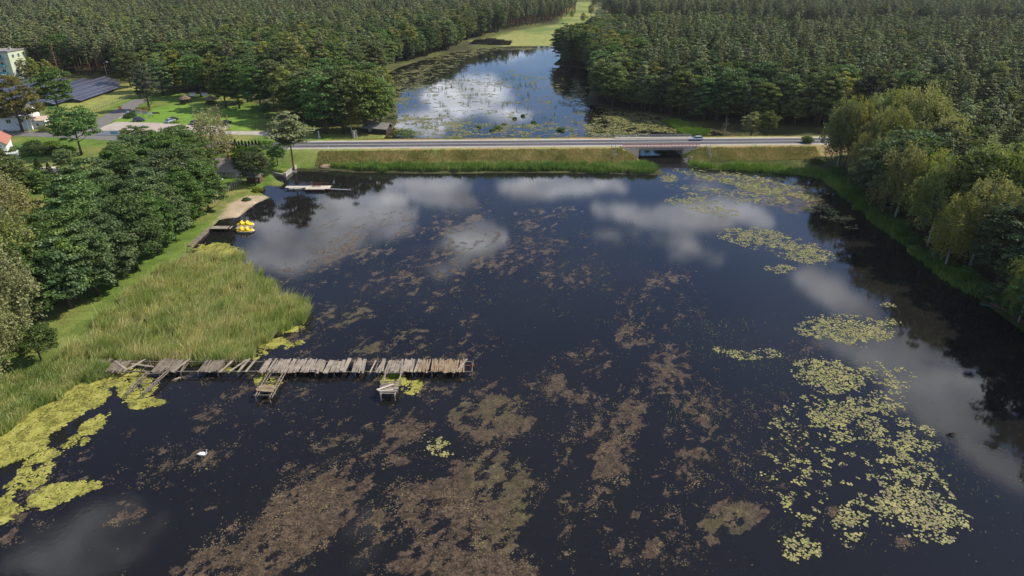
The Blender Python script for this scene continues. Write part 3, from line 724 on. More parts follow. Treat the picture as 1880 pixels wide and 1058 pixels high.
def broad(seed, H, Rr, mleaf, mbark, nclump=95, nper=95, leaf=.34, low=.22, squash=.45, r0=.28):
    r = random.Random(seed); cl = []; limbs = []
    zc0 = H * (low + 1) / 2; hh = H * (1 - low) / 2
    lobes = [(r.uniform(0, 6.28), r.uniform(-.5, .9), r.uniform(.75, 1.12)) for _ in range(7)]
    for i in range(nclump):
        k = (i + .5) / nclump
        ct = 1 - 1.75 * k; st = math.sqrt(max(0, 1 - ct * ct)); az = i * 2.39996 + r.uniform(-.3, .3)
        f = r.uniform(.72, 1.0) if r.random() < .75 else r.uniform(.35, .7)
        lob = 1.0
        for (la, lz, ls) in lobes:
            w_ = max(0, math.cos(az - la)) ** 4 * max(0, 1 - abs(ct - lz) * 1.3)
            lob += (ls - .85) * w_
        f *= lob * r.uniform(.9, 1.08)
        x = Rr * st * f * math.cos(az); y = Rr * st * f * math.sin(az); z = zc0 + hh * ct * f * (1.0 if ct > 0 else .85)
        cl.append((x, y, z, Rr * r.uniform(.20, .34)))
    for j in range(9):
        az = j * 2.4 + r.uniform(-.3, .3); z0 = H * r.uniform(low * .8, .6)
        limbs.append((z0, az, Rr * r.uniform(.5, .8), H * .14))
    return crown_mesh('crown', mleaf, cl, nper, leaf, seed, squash), trunk_mesh('trunk', mbark, H, r0, limbs, seed)
def pine(seed, H=20, Rr=2.4, bare=.5, nper=46, leaf=.55, m='pineleaf', cr=1.0):
    r = random.Random(seed); cl = []; limbs = []
    z = H * bare
    while z < H * .985:
        k = (z - H * bare) / (H * (1 - bare))
        rr = Rr * (1.0 - k) ** .45 * (1.0 if k > .15 else .7) * r.uniform(.8, 1.1)
        nb = max(2, int(5 - 2.5 * k)); a0 = r.uniform(0, 6.28)
        for j in range(nb):
            az = a0 + j * 6.283 / nb + r.uniform(-.4, .4); L = rr * r.uniform(.7, 1.15)
            if r.random() < .12: continue
            up = L * .18
            if k < .7: limbs.append((z, az, L, up))
            cl.append((L * .85 * math.cos(az), L * .85 * math.sin(az), z + up, max(.55, L * .45) * cr))
            if L > 1.2: cl.append((L * .5 * math.cos(az + .25), L * .5 * math.sin(az + .25), z + up * .6, L * .33))
        z += H * .045 * r.uniform(.8, 1.3)
    cl.append((0, 0, H * .97, .8 * cr))
    return crown_mesh('crown', M[m], cl, nper, leaf, seed, .6, .6, .7), trunk_mesh('trunk', M['pinebark'], H, .2, limbs[::2], seed, .96)
def birch(seed, H=15, Rr=4, m='birchleaf', low=.2, strands=430, per=30, leaf=.30, bark='birchbark', lean=0):
    r = np.random.default_rng(seed); rs = random.Random(seed)
    k = (np.arange(strands) + .5) / strands
    ct = 1 - 1.7 * k; st = np.sqrt(1 - ct * ct); az = np.arange(strands) * 2.39996 + r.uniform(-.4, .4, strands)
    zc0 = H * .58; hh = H * .42
    lob = 1 + .22 * np.sin(az * 3 + seed) * np.sin(ct * 5 + seed) + .12 * np.sin(az * 5 + 1.3 * seed)
    f = r.uniform(.5, 1.03, strands) * lob
    cx = Rr * st * f * np.cos(az); cy = Rr * st * f * np.sin(az); cz = zc0 + hh * ct * np.minimum(f, 1.0)
    L = r.uniform(.8, 3.2, strands) * H / 15
    s = r.uniform(0, 1, (strands, per))
    out = s * .25
    x = cx[:, None] * (1 + out * .25) + r.normal(0, .22, (strands, per)); y = cy[:, None] * (1 + out * .25) + r.normal(0, .22, (strands, per))
    z = cz[:, None] - L[:, None] * s ** 1.2 + r.normal(0, .15, (strands, per))
    c = np.stack([x, y, z], 2).reshape(-1, 3)
    v = leaf_quads(c, np.tile([0., 0, 1.], (len(c), 1)), leaf, r, .25, .8)
    fc = np.arange(len(c) * 4).reshape(-1, 4)
    tn = np.clip(np.repeat(r.uniform(.15, .8, strands), per) + r.uniform(-.2, .2, len(c)), 0, 1)
    limbs = [(H * rs.uniform(.25, .7), rs.uniform(0, 6.28), Rr * rs.uniform(.5, .85), H * .16) for _ in range(10)]
    return npmesh('crown', v, fc, attrs={'tint': ('FACE', tn)}, mats=[M[m]]), trunk_mesh('trunk', M[bark], H, .2, limbs, seed, .88, lean)
def bushmesh(seed, Rr, Hh, m, n=26, nper=80, leaf=.25):
    r = random.Random(seed); cl = []
    for i in range(n):
        k = (i + .5) / n; ct = 1 - .95 * k; st = math.sqrt(1 - ct * ct); az = i * 2.4
        f = r.uniform(.6, 1)
        cl.append((Rr * st * f * math.cos(az), Rr * st * f * math.sin(az), Hh * (.15 + .75 * ct * f), Rr * .38))
    return crown_mesh('crown', m, cl, nper, leaf, seed, .6)
def make_tree(kind, meshes, loc, label, group=None, scale=1.0, rz=0.0, cat='tree'):
    root = empty(kind, loc, rz, label, cat, group)
    root.scale = (scale,) * 3 if isinstance(scale, (int, float)) else scale
    mobj('crown', meshes[0], root)
    if meshes[1]: mobj('trunk', meshes[1], root)
    return root

PINES = [pine(s, 20, rr, ba) for s, rr, ba in ((1, 2.7, .5), (2, 2.4, .56), (3, 3.0, .46), (4, 2.6, .54), (5, 3.2, .44))]
BROADS = [broad(s, 15, rr, M[mm], M['bark'], 110, 75, .42, .02) for s, rr, mm in ((11, 4.6, 'oak'), (12, 4.2, 'oak'), (13, 5.0, 'oak'), (14, 3.8, 'birchleaf'))]
MAPLES = [broad(s, 15, rr, M['maple'], M['bark'], 140, 125, .36, .03, .45) for s, rr in ((21, 4.9), (22, 5.3), (23, 4.6), (24, 5.0))]
BIRCHES = [birch(s, 15, rr, lean=ln_) for s, rr, ln_ in ((31, 4.0, 0), (32, 4.6, .03), (33, 4.2, -.02))]

# ---- forests: planted points, the nearest as objects, the rest as one stand
def jgrid(x0, x1, y0, y1, s, seed):
    r = np.random.default_rng(seed)
    cx, cy = (x0 + x1) / 2, (y0 + y1) / 2; q = math.hypot(x1 - x0, y1 - y0) / 2
    X, Y = np.meshgrid(np.arange(-q, q, s), np.arange(-q, q, s * .9))
    X = X + (np.arange(X.shape[0]) % 2)[:, None] * s * .5
    X, Y = cx + X * .866 - Y * .5, cy + X * .5 + Y * .866
    X = X + r.uniform(-.85, .85, X.shape) * s; Y = Y + r.uniform(-.85, .85, X.shape) * s
    k = r.random(X.shape) < .97 - .35 * sstep(.55, .8, fbm(X * .06, Y * .06, seed + 80, 3))
    return X[k], Y[k]
Lforest = [(-330, 372), (-262, 385), (-222, 372), (-178, 362), (-160, 345), (-130, 325), (-105, 330), (-90, 345), (-75, 370), (-66, 400), (-78, 425), (-60, 455), (-44, 505), (-36, 560), (-22, 596), (8, 640), (44, 700), (70, 800), (80, 960), (-60, 1300), (-900, 1300), (-900, 372)]
Rforest = [(36, 306), (56, 292), (78, 270), (100, 262), (135, 246), (170, 242), (400, 242), (700, 470), (760, 520), (62, 520), (34, 478), (24, 448), (34, 424), (50, 416), (42, 390), (38, 345)]
Rfar = [(92, 660), (200, 622), (420, 610), (900, 600), (1300, 1300), (150, 1300), (115, 900)]
Rbank = [(88, 205), (98, 219), (160, 222), (400, 222), (400, 40), (122, 40), (108, 88), (100, 110), (96, 130), (90, 150), (83, 172)]
def stand(poly, s, seed, box):
    x, y = jgrid(*box, s, seed)
    k = (sdist(poly, x, y) < 0) & (dland(x, y) > 1.5)
    x, y = x[k], y[k]
    px, py = proj(x, y, 10.0)
    k = (px > -150) & (px < 2030) & (py > -70)
    return x[k], y[k]
pts = []
for poly, s, sd, box in ((Lforest, 4.9, 1, (-900, 90, 300, 1150)), (Rforest, 4.9, 2, (20, 760, 240, 560)), (Rfar, 5.1, 3, (90, 1000, 600, 1100))):
    x, y = stand(poly, s, sd, box); pts.append(np.stack([x, y], 1))
allp = np.concatenate(pts)
allz = ground(allp[:, 0], allp[:, 1])
edge = np.minimum(np.abs(sdist(Lforest, allp[:, 0], allp[:, 1])), np.abs(sdist(Rforest, allp[:, 0], allp[:, 1])))
nb = fbm(allp[:, 0] * .03, allp[:, 1] * .03, 71, 3)
rr_ = np.random.default_rng(5).random(len(allp))
lak = dland(allp[:, 0], allp[:, 1])
isb = ((edge < 13 + 26 * nb) & (lak < 70) & (rr_ < .8)) | ((nb > .60) & (rr_ < .5)) | (rr_ < .06)
isb &= (allp[:, 1] < 620)
Lz = (allp[:, 0] < -60) & (allp[:, 1] < 430 + 40 * nb) & (allp[:, 0] > -178) & (rr_ < .82)
isb |= Lz
dist = np.hypot(allp[:, 0], allp[:, 1])
x, y = jgrid(85, 330, 60, 216, 5.8, 9)
k = (sdist(Rbank, x, y) < 0) & (dland(x, y) > 10)
x, y = x[k], y[k]; px, py = proj(x, y, 8.0); k = (px < 2050) & (px > 1590); x, y = x[k], y[k]
z = ground(x, y); rbk = random.Random(44)
BANK = [(float(x[i]), float(y[i]), float(z[i]), 'broad' if rbk.random() < .25 else 'pine', i) for i in range(len(x))]
nbb = sum(1 for q_ in BANK if q_[3] == 'broad')
N_ELSE = {'pine': len(BANK) - nbb + 2, 'broad': nbb + 60}
prs = np.random.default_rng(6)
scl_ = prs.uniform(.72, 1.16, len(allp)); rz_ = prs.uniform(0, 6.28, len(allp)); var_ = prs.integers(0, 1000, len(allp))
scl_ *= np.where(prs.random(len(allp)) < .12, .72, 1.0)
scl_[isb] *= 1.22
scl_ *= .92 + .2 * fbm(allp[:, 0] * .02, allp[:, 1] * .02, 72, 2)
proto = {}
def side(x, y):
    if x < -40 or (x < 60 and y > 500): return 'left'
    return 'right'
LAB = {('pine', 'left'): ('tall dark green pine in the forest behind the lawns and the near shore of the upper lake', 'pines of the forest beyond the lawns'),
       ('pine', 'right'): ('tall dark green pine in the dense forest rising beyond the bridge', 'pines of the forest beyond the bridge'),
       ('broad', 'left'): ('round leafy tree at the forest edge behind the lawns and upper lake shore', 'leafy trees edging the forest beyond the lawns'),
       ('broad', 'right'): ('round leafy tree at the forest edge beyond the road and bridge', 'leafy trees edging the forest beyond the bridge')}
def plant(kind, x, y, z, s, rz, v):
    sd = side(x, y); lab, grp = LAB[(kind, sd)]
    lib = PINES if kind == 'pine' else BROADS
    key = (kind, v % len(lib)); nm = 'pine_tree' if kind == 'pine' else 'leafy_tree'
    if key not in proto:
        proto[key] = make_tree(nm, lib[key[1]], (x, y, z - .1), lab, grp, s, rz)
    else:
        copy_tree(proto[key], (x, y, z - .1), rz, s, lab, grp)
for kind, sel in (('pine', ~isb), ('broad', isb)):
    idx = np.where(sel)[0]; idx = idx[np.argsort(dist[idx])]
    nown = 300 - N_ELSE[kind]; own = idx[:nown]; rest = idx[nown:]
    for i in own: plant(kind, allp[i, 0], allp[i, 1], allz[i], float(scl_[i]), float(rz_[i]), int(var_[i]))
    # the rest of the stand as one object
    lib = PINES if kind == 'pine' else BROADS
    me = bpy.data.meshes.new('stand')
    vs = np.stack([allp[rest, 0], allp[rest, 1], allz[rest] - .1], 1)
    me.vertices.add(len(rest)); me.vertices.foreach_set('co', vs.astype(np.float32).ravel())
    for an, val in (('sc', scl_[rest]), ('rz', rz_[rest])):
        a = me.attributes.new(an, 'FLOAT', 'POINT'); a.data.foreach_set('value', val.astype(np.float32))
    a = me.attributes.new('vi', 'INT', 'POINT'); a.data.foreach_set('value', (var_[rest] % len(lib)).astype(np.int32))
    nm = 'distant_pine_forest' if kind == 'pine' else 'distant_leafy_wood'
    o = mobj(nm, me)
    tag(o, 'endless dark green pine forest stretching to the top of the view' if kind == 'pine' else 'scattered rounder leafy crowns far off among the pines', 'forest', None, 'stuff')
    ng = bpy.data.node_groups.new(nm, 'GeometryNodeTree')
    ng.interface.new_socket('Geometry', in_out='INPUT', socket_type='NodeSocketGeometry'); ng.interface.new_socket('Geometry', in_out='OUTPUT', socket_type='NodeSocketGeometry')
    q = NT(ng); gi = q.new('NodeGroupInput'); go = q.new('NodeGroupOutput')
    jn = q.new('GeometryNodeJoinGeometry')
    for v in reversed(range(len(lib))):
        j2 = q.new('GeometryNodeJoinGeometry')
        for ch in proto[(kind, v)].children:
            oi = q.new('GeometryNodeObjectInfo'); oi.transform_space = 'ORIGINAL'
            oi.inputs['Object'].default_value = ch
            q.link(oi.outputs['Geometry'], j2.inputs[0])
        gi2 = q.new('GeometryNodeGeometryToInstance'); q.link(j2.outputs[0], gi2.inputs[0])
        q.link(gi2.outputs[0], jn.inputs[0])
    ip = q.new('GeometryNodeInstanceOnPoints')
    q.link(gi.outputs[0], ip.inputs['Points']); q.link(jn.outputs[0], ip.inputs['Instance'])
    ip.inputs['Pick Instance'].default_value = True
    def na_(n, ty='FLOAT'):
        z_ = q.new('GeometryNodeInputNamedAttribute', data_type=ty); z_.inputs['Name'].default_value = n
        return z_.outputs[0]
    q.link(na_('vi', 'INT'), ip.inputs['Instance Index'])
    cx = q.new('ShaderNodeCombineXYZ'); q.link(na_('rz'), cx.inputs[2]); q.link(cx.outputs[0], ip.inputs['Rotation'])
    q.link(na_('sc'), ip.inputs['Scale'])
    q.link(ip.outputs[0], go.inputs[0])
    md = o.modifiers.new('stand', 'NODES'); md.node_group = ng

# ------------------------------------------------------------------ trees of the near shore (grove)
def base_from_top(px, py, h):
    z = 1.5
    for _ in range(4):
        p = P(px, py, z + h); z = gz(p.x, p.y)
    return Vector((p.x, p.y, z))
grove_bases = [(392, 392), (372, 402), (352, 424), (330, 445), (300, 468), (262, 500), (225, 530), (190, 548), (140, 572),
               (362, 374), (345, 385), (315, 405), (285, 430), (250, 455), (212, 490), (172, 525), (130, 560),
               (362, 352), (345, 350), (322, 362), (290, 382), (258, 405), (222, 432), (186, 460), (150, 495), (110, 530), (300, 342), (268, 358), (60, 590), (100, 560), (235, 380), (200, 402), (168, 430), (330, 335), (352, 332)]
gl = 'leafy maple with tiered dark green crown in the grove between garden and lakeside lawn'
gp = [make_tree('maple_tree', MAPLES[i], (0, 0, 0), gl, 'maples of the lakeside grove') for i in range(4)]
rg = random.Random(3)
for i, (a, b_) in enumerate(grove_bases):
    p = G(a, b_); s = rg.uniform(.88, 1.12) * (1.05 if i > 8 else .95)
    p = p + Vector((-1.5, 1.0, -.1)) if i < 9 else p + Vector((rg.uniform(-1, 1), rg.uniform(-1, 1), -.1))
    rz = rg.uniform(0, 6.28)
    if i < 4: gp[i].location = p; gp[i].scale = (s,) * 3; gp[i].rotation_euler = (0, 0, rz)
    else: copy_tree(gp[i % 4], p, rz, s)

# named single trees: kind, meshes, base px, scale, label
oakL = [broad(41, 12, 4.4, M['lime'], M['bark'], 90, 90, .36, .2), broad(42, 12, 4.6, M['browntree'], M['bark'], 95, 95, .34, .14), broad(43, 12, 5, M['oak'], M['bark'], 100, 100, .34, .2)]
greyc = broad(44, 13, 2.8, M['greyleaf'], M['bark'], 80, 90, .3, .08, .8)
wil = birch(45, 13, 3.6, 'tanleaf', strands=260, leaf=.22)
def T(kind, meshes, px, py, s, label, grp=None, cat='tree', rz=None, sz=None):
    p = G(px, py) - Vector((0, 0, .1))
    return make_tree(kind, meshes, p, label, grp, sz or s, rg.uniform(0, 6.28) if rz is None else rz, cat)
T('lime_tree', oakL[0], 112, 217, 1.6, 'round bright yellow green tree standing in front of the solar panels')
T('brown_tree', oakL[1], 42, 243, 1.6, 'brown tinged round tree before the white house', rz=1)
T('oak_tree', oakL[2], 150, 284, 1.3, 'dark spreading tree by the garden hedge, beside the road bend')
T('oak_tree', oakL[2], 250, 283, .75, 'low dark tree in front of the car park banner fence')
for px_, py_ in ((50, 150), (66, 148), (92, 152)): T('garden_tree', BROADS[3], px_, py_, .75, 'pale leafy tree screening the apartment block', 'trees before the apartment block')
T('silver_tree', greyc, 275, 202, 1.5, 'grey green narrow tree at the corner of the car park lawn')
T('weeping_birch', wil, 400, 318, 1.6, 'thin weeping birch with sparse olive foliage beside the cottage roof')
T('oak_tree', oakL[2], 470, 340, .85, 'dark round tree on the point beside the little brown shed')
T('oak_tree', oakL[0], 452, 322, .75, 'paler bushy tree between the cottage and the shed')
T('oak_tree', oakL[2], 510, 302, .55, 'small dark tree beside the tall lone pine near the road')
T('young_oak', oakL[2], 78, 668, .62, 'small dark oak alone at the lower edge of the grove beside the reeds')
T('young_tree', oakL[0], 492, 218, .55, 'small yellow green tree beside the lawn where the lone pine crown reaches')
lone = pine(51, 17, 4.6, .48, 120, .42, cr=1.0)
T('pine_tree', lone, 538, 299, 1.1, 'lone tall pine with bare trunk on the shore beside the main road', sz=(1.5, 1.5, 1.12))
for i, (px, py, s, mi) in enumerate([(600, 246, 1.15, 0), (632, 246, 1.25, 1), (675, 244, 1.2, 2), (700, 240, 1.05, 0), (560, 232, 1.0, 1), (530, 222, 1.05, 3), (480, 205, 1.0, 2), (440, 200, 1.05, 0), (415, 198, 1.0, 1), (585, 225, 1.1, 2), (650, 228, 1.15, 3), (690, 222, 1.1, 1), (706, 212, 1.0, 3), (505, 205, 1.1, 0), (545, 212, 1.1, 3), (615, 215, 1.1, 1), (370, 178, 1.0, 2), (330, 172, 1.0, 3), (300, 176, .9, 0), (455, 188, 1.1, 1), (240, 160, .9, 2), (400, 182, 1, 3), (350, 168, 1, 0), (280, 168, 1, 1), (670, 205, 1.1, 2), (640, 200, 1.1, 0), (600, 195, 1.1, 1), (560, 196, 1.1, 2)]):
    p = G(px, py)
    copy_tree(proto[('broad', mi)], p - Vector((0, 0, .1)), rg.uniform(0, 6.28), s * 1.28, 'tall leafy tree of the park row between the lawn, main road and upper lake', 'leafy park trees by the main road')
bl = birch(46, 16, 3.2, 'birchleaf', low=.2)
T('birch_tree', bl, 646, 248, 1.05, 'birch with pale trunk standing between dark park trees near the stump posts')

TANS = [birch(s_, 15, rr, 'tanleaf') for s_, rr in ((131, 4.6), (132, 5.0), (133, 4.4))]
# birches on the near shore, left
for i, (px, py, s) in enumerate([(10, 540, 1.45), (48, 575, 1.3), (-30, 620, 1.4), (20, 640, 1.35), (-60, 690, 1.2), (55, 520, 1.15), (10, 480, 1.25), (-50, 460, 1.2), (-5, 700, 1.05), (50, 465, 1.05), (5, 430, 1.1)]):
    p = G(px, py)
    lab = 'large yellow olive birch in the clump at the near edge of the grove'
    if i < 3: make_tree('birch_tree', TANS[i], p - Vector((0, 0, .1)), lab, 'birches by the near shore', s, rg.uniform(0, 6.28))
    else: make_tree('birch_tree', TANS[i % 3], p - Vector((0, 0, .1)), lab, 'birches by the near shore', s, rg.uniform(0, 6.28))
# the shaded bank beyond the lake
rb = [(1540, 316, 1.0), (1560, 318, 1.15), (1580, 300, 1.2), (1620, 312, 1.2), (1660, 322, 1.2), (1575, 345, .85), (1605, 385, .85), (1640, 418, .9), (1690, 455, .95), (1745, 500, .95), (1810, 535, 1.0), (1590, 330, 1.15), (1630, 340, 1.15), (1610, 365, 1.0), (1655, 395, 1.05), (1665, 350, 1.1), (1700, 425, 1.0), (1690, 380, 1.1), (1740, 460, 1.05), (1785, 490, 1.1), (1775, 430, 1.1), (1840, 520, 1.1), (1875, 560, 1.0), (1830, 470, 1.1), (1720, 350, 1.05), (1900, 520, 1.1), (1880, 470, 1.1), (1640, 318, 1.1), (1590, 305, 1.0), (1860, 600, .8), (1925, 640, 1.0), (1950, 590, 1.1), (2010, 700, 1.0)]
for i, (px, py, s) in enumerate(rb):
    p = G(px + 2, py - 5); s *= 1.32
    s *= rg.uniform(.78, 1.12); p += Vector((rg.uniform(-2.5, 2.0), rg.uniform(-2, 2), 0))
    if i % 4 == 2:
        copy_tree(proto[('broad', i % 3)], p - Vector((0, 0, .1)), rg.uniform(0, 6.28), s * 1.0, 'dark leafy tree between the birches of the shaded bank', 'leafy trees behind the shaded bank'); continue
    make_tree('birch_tree', BIRCHES[i % 3], p - Vector((0, 0, .1)), 'olive green birch on the shaded bank beyond the lily rafts', 'birches of the shaded bank', (s * .93, s * .93, s * 1.08), rg.uniform(0, 6.28))
for (xx_, yy_, zz_, kd_, v_) in BANK:
    if kd_ == 'broad':
        copy_tree(proto[('broad', v_ % 4)], (xx_, yy_, zz_ - .1), rg.uniform(0, 6.28), rg.uniform(1.0, 1.25), 'leafy tree among the pines behind the shaded bank', 'leafy trees behind the shaded bank')
    else:
        copy_tree(proto[('pine', v_ % 5)], (xx_, yy_, zz_ - .1), rg.uniform(0, 6.28), rg.uniform(.8, 1.02), 'bluish green pine behind the birches of the shaded bank', 'pines behind the shaded bank')
shr = [bushmesh(300 + i, 2.2, 2.6, M['bush'], 24, 70, .3) for i in range(3)]
for i in range(34):
    t_ = i / 33; ix = [1530, 1560, 1600, 1650, 1720, 1800, 1880, 1960]; iy = [322, 350, 388, 428, 490, 540, 598, 660]
    px = 1530 + 430 * t_; py = float(np.interp(px, ix, iy)) - rg.uniform(4, 20); p = G(px + rg.uniform(-6, 6), py)
    o = mobj('bush', shr[i % 3], loc=p, rz=rg.uniform(0, 6.28)); k_ = rg.uniform(.5, 1.25); o.scale = (k_, k_, k_ * rg.uniform(.7, 1.2))
    tag(o, 'low undergrowth bush at the foot of the shaded bank birches', 'bush', 'undergrowth of the shaded bank')
for i, (px, py, s_) in enumerate([(1085, 30, .8), (1110, 24, 1), (1130, 18, 1.1), (1150, 22, .9), (1070, 42, .6), (1120, 10, 1.1), (1165, 12, 1.2), (1090, 14, .7), (1050, 34, .5), (1140, 34, 1.0)]):
    p = G(px, py); copy_tree(proto[('broad', 3)], p, rg.uniform(0, 6.28), s_, 'pale scattered tree on the far valley meadow', 'trees of the far valley')
# two bright rounded trees and a bare one by the bridge
pt = broad(61, 9, 3.4, M['birchleaf'], M['bark'], 70, 80, .34, .1)
T('willow_tree', pt, 1378, 252, 1.0, 'pale rounded tree beside the far verge, nearer the bridge of the pair')
T('willow_tree', (oakL[0][0], oakL[0][1]), 1408, 252, .78, 'greener rounded tree beside the far verge, farther from the bridge of the pair')
def bare_tree(name, H, seed, mt, label, px, py, n=16, hang=0):
    r = random.Random(seed); mb = MB(); mb.tube([(0, 0, 0), (.1, 0, H * .5), (0, .1, H)], [.18 * H / 8, .1 * H / 8, .02], 6)
    for i in range(n):
        z0 = H * r.uniform(.3, .95); az = r.uniform(0, 6.28); L = H * .28 * (1.15 - z0 / H); d = Vector((math.cos(az), math.sin(az), 0))
        b0 = Vector((0, 0, z0)); e = b0 + d * L + Vector((0, 0, L * (.6 - hang)))
        mb.tube([b0, b0 + d * L * .5 + Vector((0, 0, L * .2)), e], [.06, .04, .015], 4)
        for j in range(3):
            f = b0.lerp(e, r.uniform(.4, .9)); g = f + Vector((r.uniform(-1, 1), r.uniform(-1, 1), r.uniform(0, 1))) * L * .35
            mb.tube([f, g], [.03, .01], 4)
    o = mb.build(name, mt, loc=G(px, py)); return tag(o, label, 'tree')
bare_tree('dead_tree', 8.5, 1, M['deadwood'], 'bare grey dead tree standing beyond the road near the bridge', 1330, 251)
bare_tree('dead_pine', 19, 2, M['pinebark'], 'tall dying pine with a bare reddish trunk beside the apartment block', 112, 152, 34, .5)
# bushes
def bush(px, py, Rr, Hh, m, seed, label, grp=None):
    p = G(px, py); p.z = max(p.z, 0) - .05
    o = mobj('bush', bushmesh(seed, Rr, Hh, m), loc=p); return tag(o, label, 'bush', grp)
bush(745, 256, 4.0, 2.2, M['bush'], 71, 'round bush standing at the water side just beyond the road guard verge')
bush(1480, 274, 2.0, 2.6, M['bush'], 72, 'small dark round bush alone on the verge before the willow clump')
bush(1500, 300, 1.8, 1.6, M['bush'], 73, 'low green bush at the edge of the bank sedge')
bush(240, 216, 2.4, 2.0, M['thuja'], 74, 'dark clipped bush beside the first information board')
bush(262, 206, 3.0, 2.2, M['browntree'], 75, 'brownish spreading bush at the foot of the grey green tree')
bush(92, 240, 3.2, 2.6, M['bush'], 76, 'rounded hedge bush at the bend by the white house')
for i, (px, py) in enumerate([(25, 283), (50, 285), (75, 284), (100, 283), (122, 282), (60, 272), (95, 272)]):
    bush(px, py, 3.0, 2.6, M['thuja'] if i % 2 else M['bush'], 80 + i, 'dense dark shrub in the hedge between the garden and the street', 'shrubs of the garden hedge')
for i, (px, py) in enumerate([(470, 258 + 20), (490, 285), (415, 300), (400, 285)]):
    bush(px, py, 2.6, 2.6, M['bush'], 90 + i, 'overgrown shrub between the cottage garden and the main road', 'shrubs of the cottage garden')
bush(453, 368, 1.0, .8, M['bush'], 95, 'small dark shrub alone on the sandy beach')
bush(473, 352, 1.4, 1.2, M['lime'], 96, 'pale green shrub in the notch of the grassy point')
for i, (px, py, rr, hh) in enumerate([(915, 243, 1.6, 1.0), (905, 247, 1.2, .8), (1030, 246, 1.6, 1.1), (980, 232, 1.0, .8), (880, 241, .9, .6), (945, 225, .8, .8), (960, 220, .9, .9), (925, 236, .8, .6)]):
    bush(px, py, rr, hh, M['bush'], 110 + i, 'little green tussock standing out of the upper lake', 'tussocks in the upper lake')
def conifer(seed, H, Rr, m):
    r = random.Random(seed); cl = []
    for i in range(46):
        k = (i + .5) / 46; z = H * (.06 + .94 * k); rr = Rr * (1 - k) ** .8
        az = i * 2.4; cl.append((rr * math.cos(az) * .7, rr * math.sin(az) * .7, z, max(.18, rr * .6)))
    return crown_mesh('crown', m, cl, 60, .22, seed, 1.0, .3), trunk_mesh('trunk', M['bark'], H, .1, [], seed, .9)
cf = conifer(1, 3.6, .75, M['thuja'])
for i in range(13):
    px = 404 + i * 6.2; py = 284 - i * .4
    T('thuja', cf, px, py, rg.uniform(.9, 1.1), 'narrow clipped thuja in the evergreen row behind the cottage', 'thujas behind the cottage', 'shrub')
cf2 = conifer(2, 7, 2.2, M['thuja'])
for i, (px, py) in enumerate([(52, 345), (78, 335), (100, 345), (20, 330)]):
    T('garden_conifer', cf2, px, py, 1.0, 'cone shaped dark conifer in the garden near the pale canopy roof', 'conifers of the garden')
for i, (px, py, s) in enumerate([(40, 380, .9), (85, 372, .6), (10, 350, .8), (15, 390, .9), (130, 330, .6), (-20, 370, 1), (120, 312, .45), (0, 315, .6)]):
    p = G(px, py)
    copy_tree(proto[('broad', i % 4)], p, rg.uniform(0, 6.28), s, 'bushy garden tree between the houses and the lakeside birches', 'garden trees')

# ------------------------------------------------------------------ roads
def roadz(x, y):
    return np.where(x > -76, 3.5, np.maximum(ground(x, y), 3.5 * sstep(-112, -76, x)))
def ribbon(name, pts, width, m, zoff=.03, cross=3, zf=None, offs=0.0):
    """a sheet following the ground along a polyline"""
    P2 = [Vector((p[0], p[1])) for p in pts]; out = []
    for i in range(len(P2) - 1):
        n = max(1, int((P2[i + 1] - P2[i]).length / 2.0))
        for j in range(n): out.append(P2[i].lerp(P2[i + 1], j / n))
    out.append(P2[-1]); vs = []; fs = []
    for i, p in enumerate(out):
        d = (out[min(i + 1, len(out) - 1)] - out[max(i - 1, 0)]).normalized(); nrm = Vector((-d.y, d.x))
        for k in range(cross):
            q = p + nrm * (offs + (k / (cross - 1) - .5) * width)
            vs.append((q.x, q.y))
    a = np.array(vs); z = (zf(a[:, 0], a[:, 1]) if zf else ground(a[:, 0], a[:, 1])) + zoff
    v3 = np.column_stack([a, z])
    for i in range(len(out) - 1):
        for k in range(cross - 1):
            b0 = i * cross + k; fs.append((b0, b0 + 1, b0 + cross + 1, b0 + cross))
    o = mobj(name, npmesh(name, v3, np.array(fs), mats=[m])); return tag(o, kind='structure')
xsR = [-76, -40, 0, 36, 60, 100, 160]
main = [(x, road_y(x)) for x in xsR]
ribbon('gravel_shoulder', [(x, road_y(x)) for x in (-74, 0, 60, 160)], 11.0, M['verge'], .02, 7, zf=roadz)
ribbon('main_road', [(x, road_y(x)) for x in (-86, 0, 60, 170)], 8.4, M['asphalt'], .05, 5, zf=roadz)
ribbon('edge_line', main, .28, M['white'], .056, 2, offs=3.85, zf=roadz)
ribbon('edge_line', main, .28, M['white'], .056, 2, offs=-3.85, zf=roadz)
ribbon('centre_line', main[:], .2, M['white'], .056, 2, zf=roadz)
ribbon('village_road', [(-86, road_y(-86)), (-100, 224.5)] + [p for p in reversed(ROADL)], 7.0, M['asphalt_side'], .05, 5)
side_st = [tuple(G(a, b_)[:2]) for a, b_ in [(120, 248), (165, 236), (195, 220), (222, 206), (240, 193), (262, 183)]]
ribbon('side_street', side_st, 7.5, M['asphalt_side'], .06, 5)
lot = [tuple(G(a, b_)[:2]) for a, b_ in [(190, 232), (260, 234), (330, 238), (410, 240)]]
ribbon('car_park', lot, 15, M['gravel'], .04, 7)
path = [tuple(G(a, b_)[:2]) for a, b_ in [(200, 244), (330, 244), (420, 244), (480, 245), (505, 248), (525, 256), (548, 264)]]
ribbon('path', path, 5.2, M['gravel'], .035, 4)
ribbon('pavement', [tuple(G(a, b_)[:2]) for a, b_ in [(218, 218), (222, 210), (240, 198)]], 3.0, M['verge'], .03, 3)
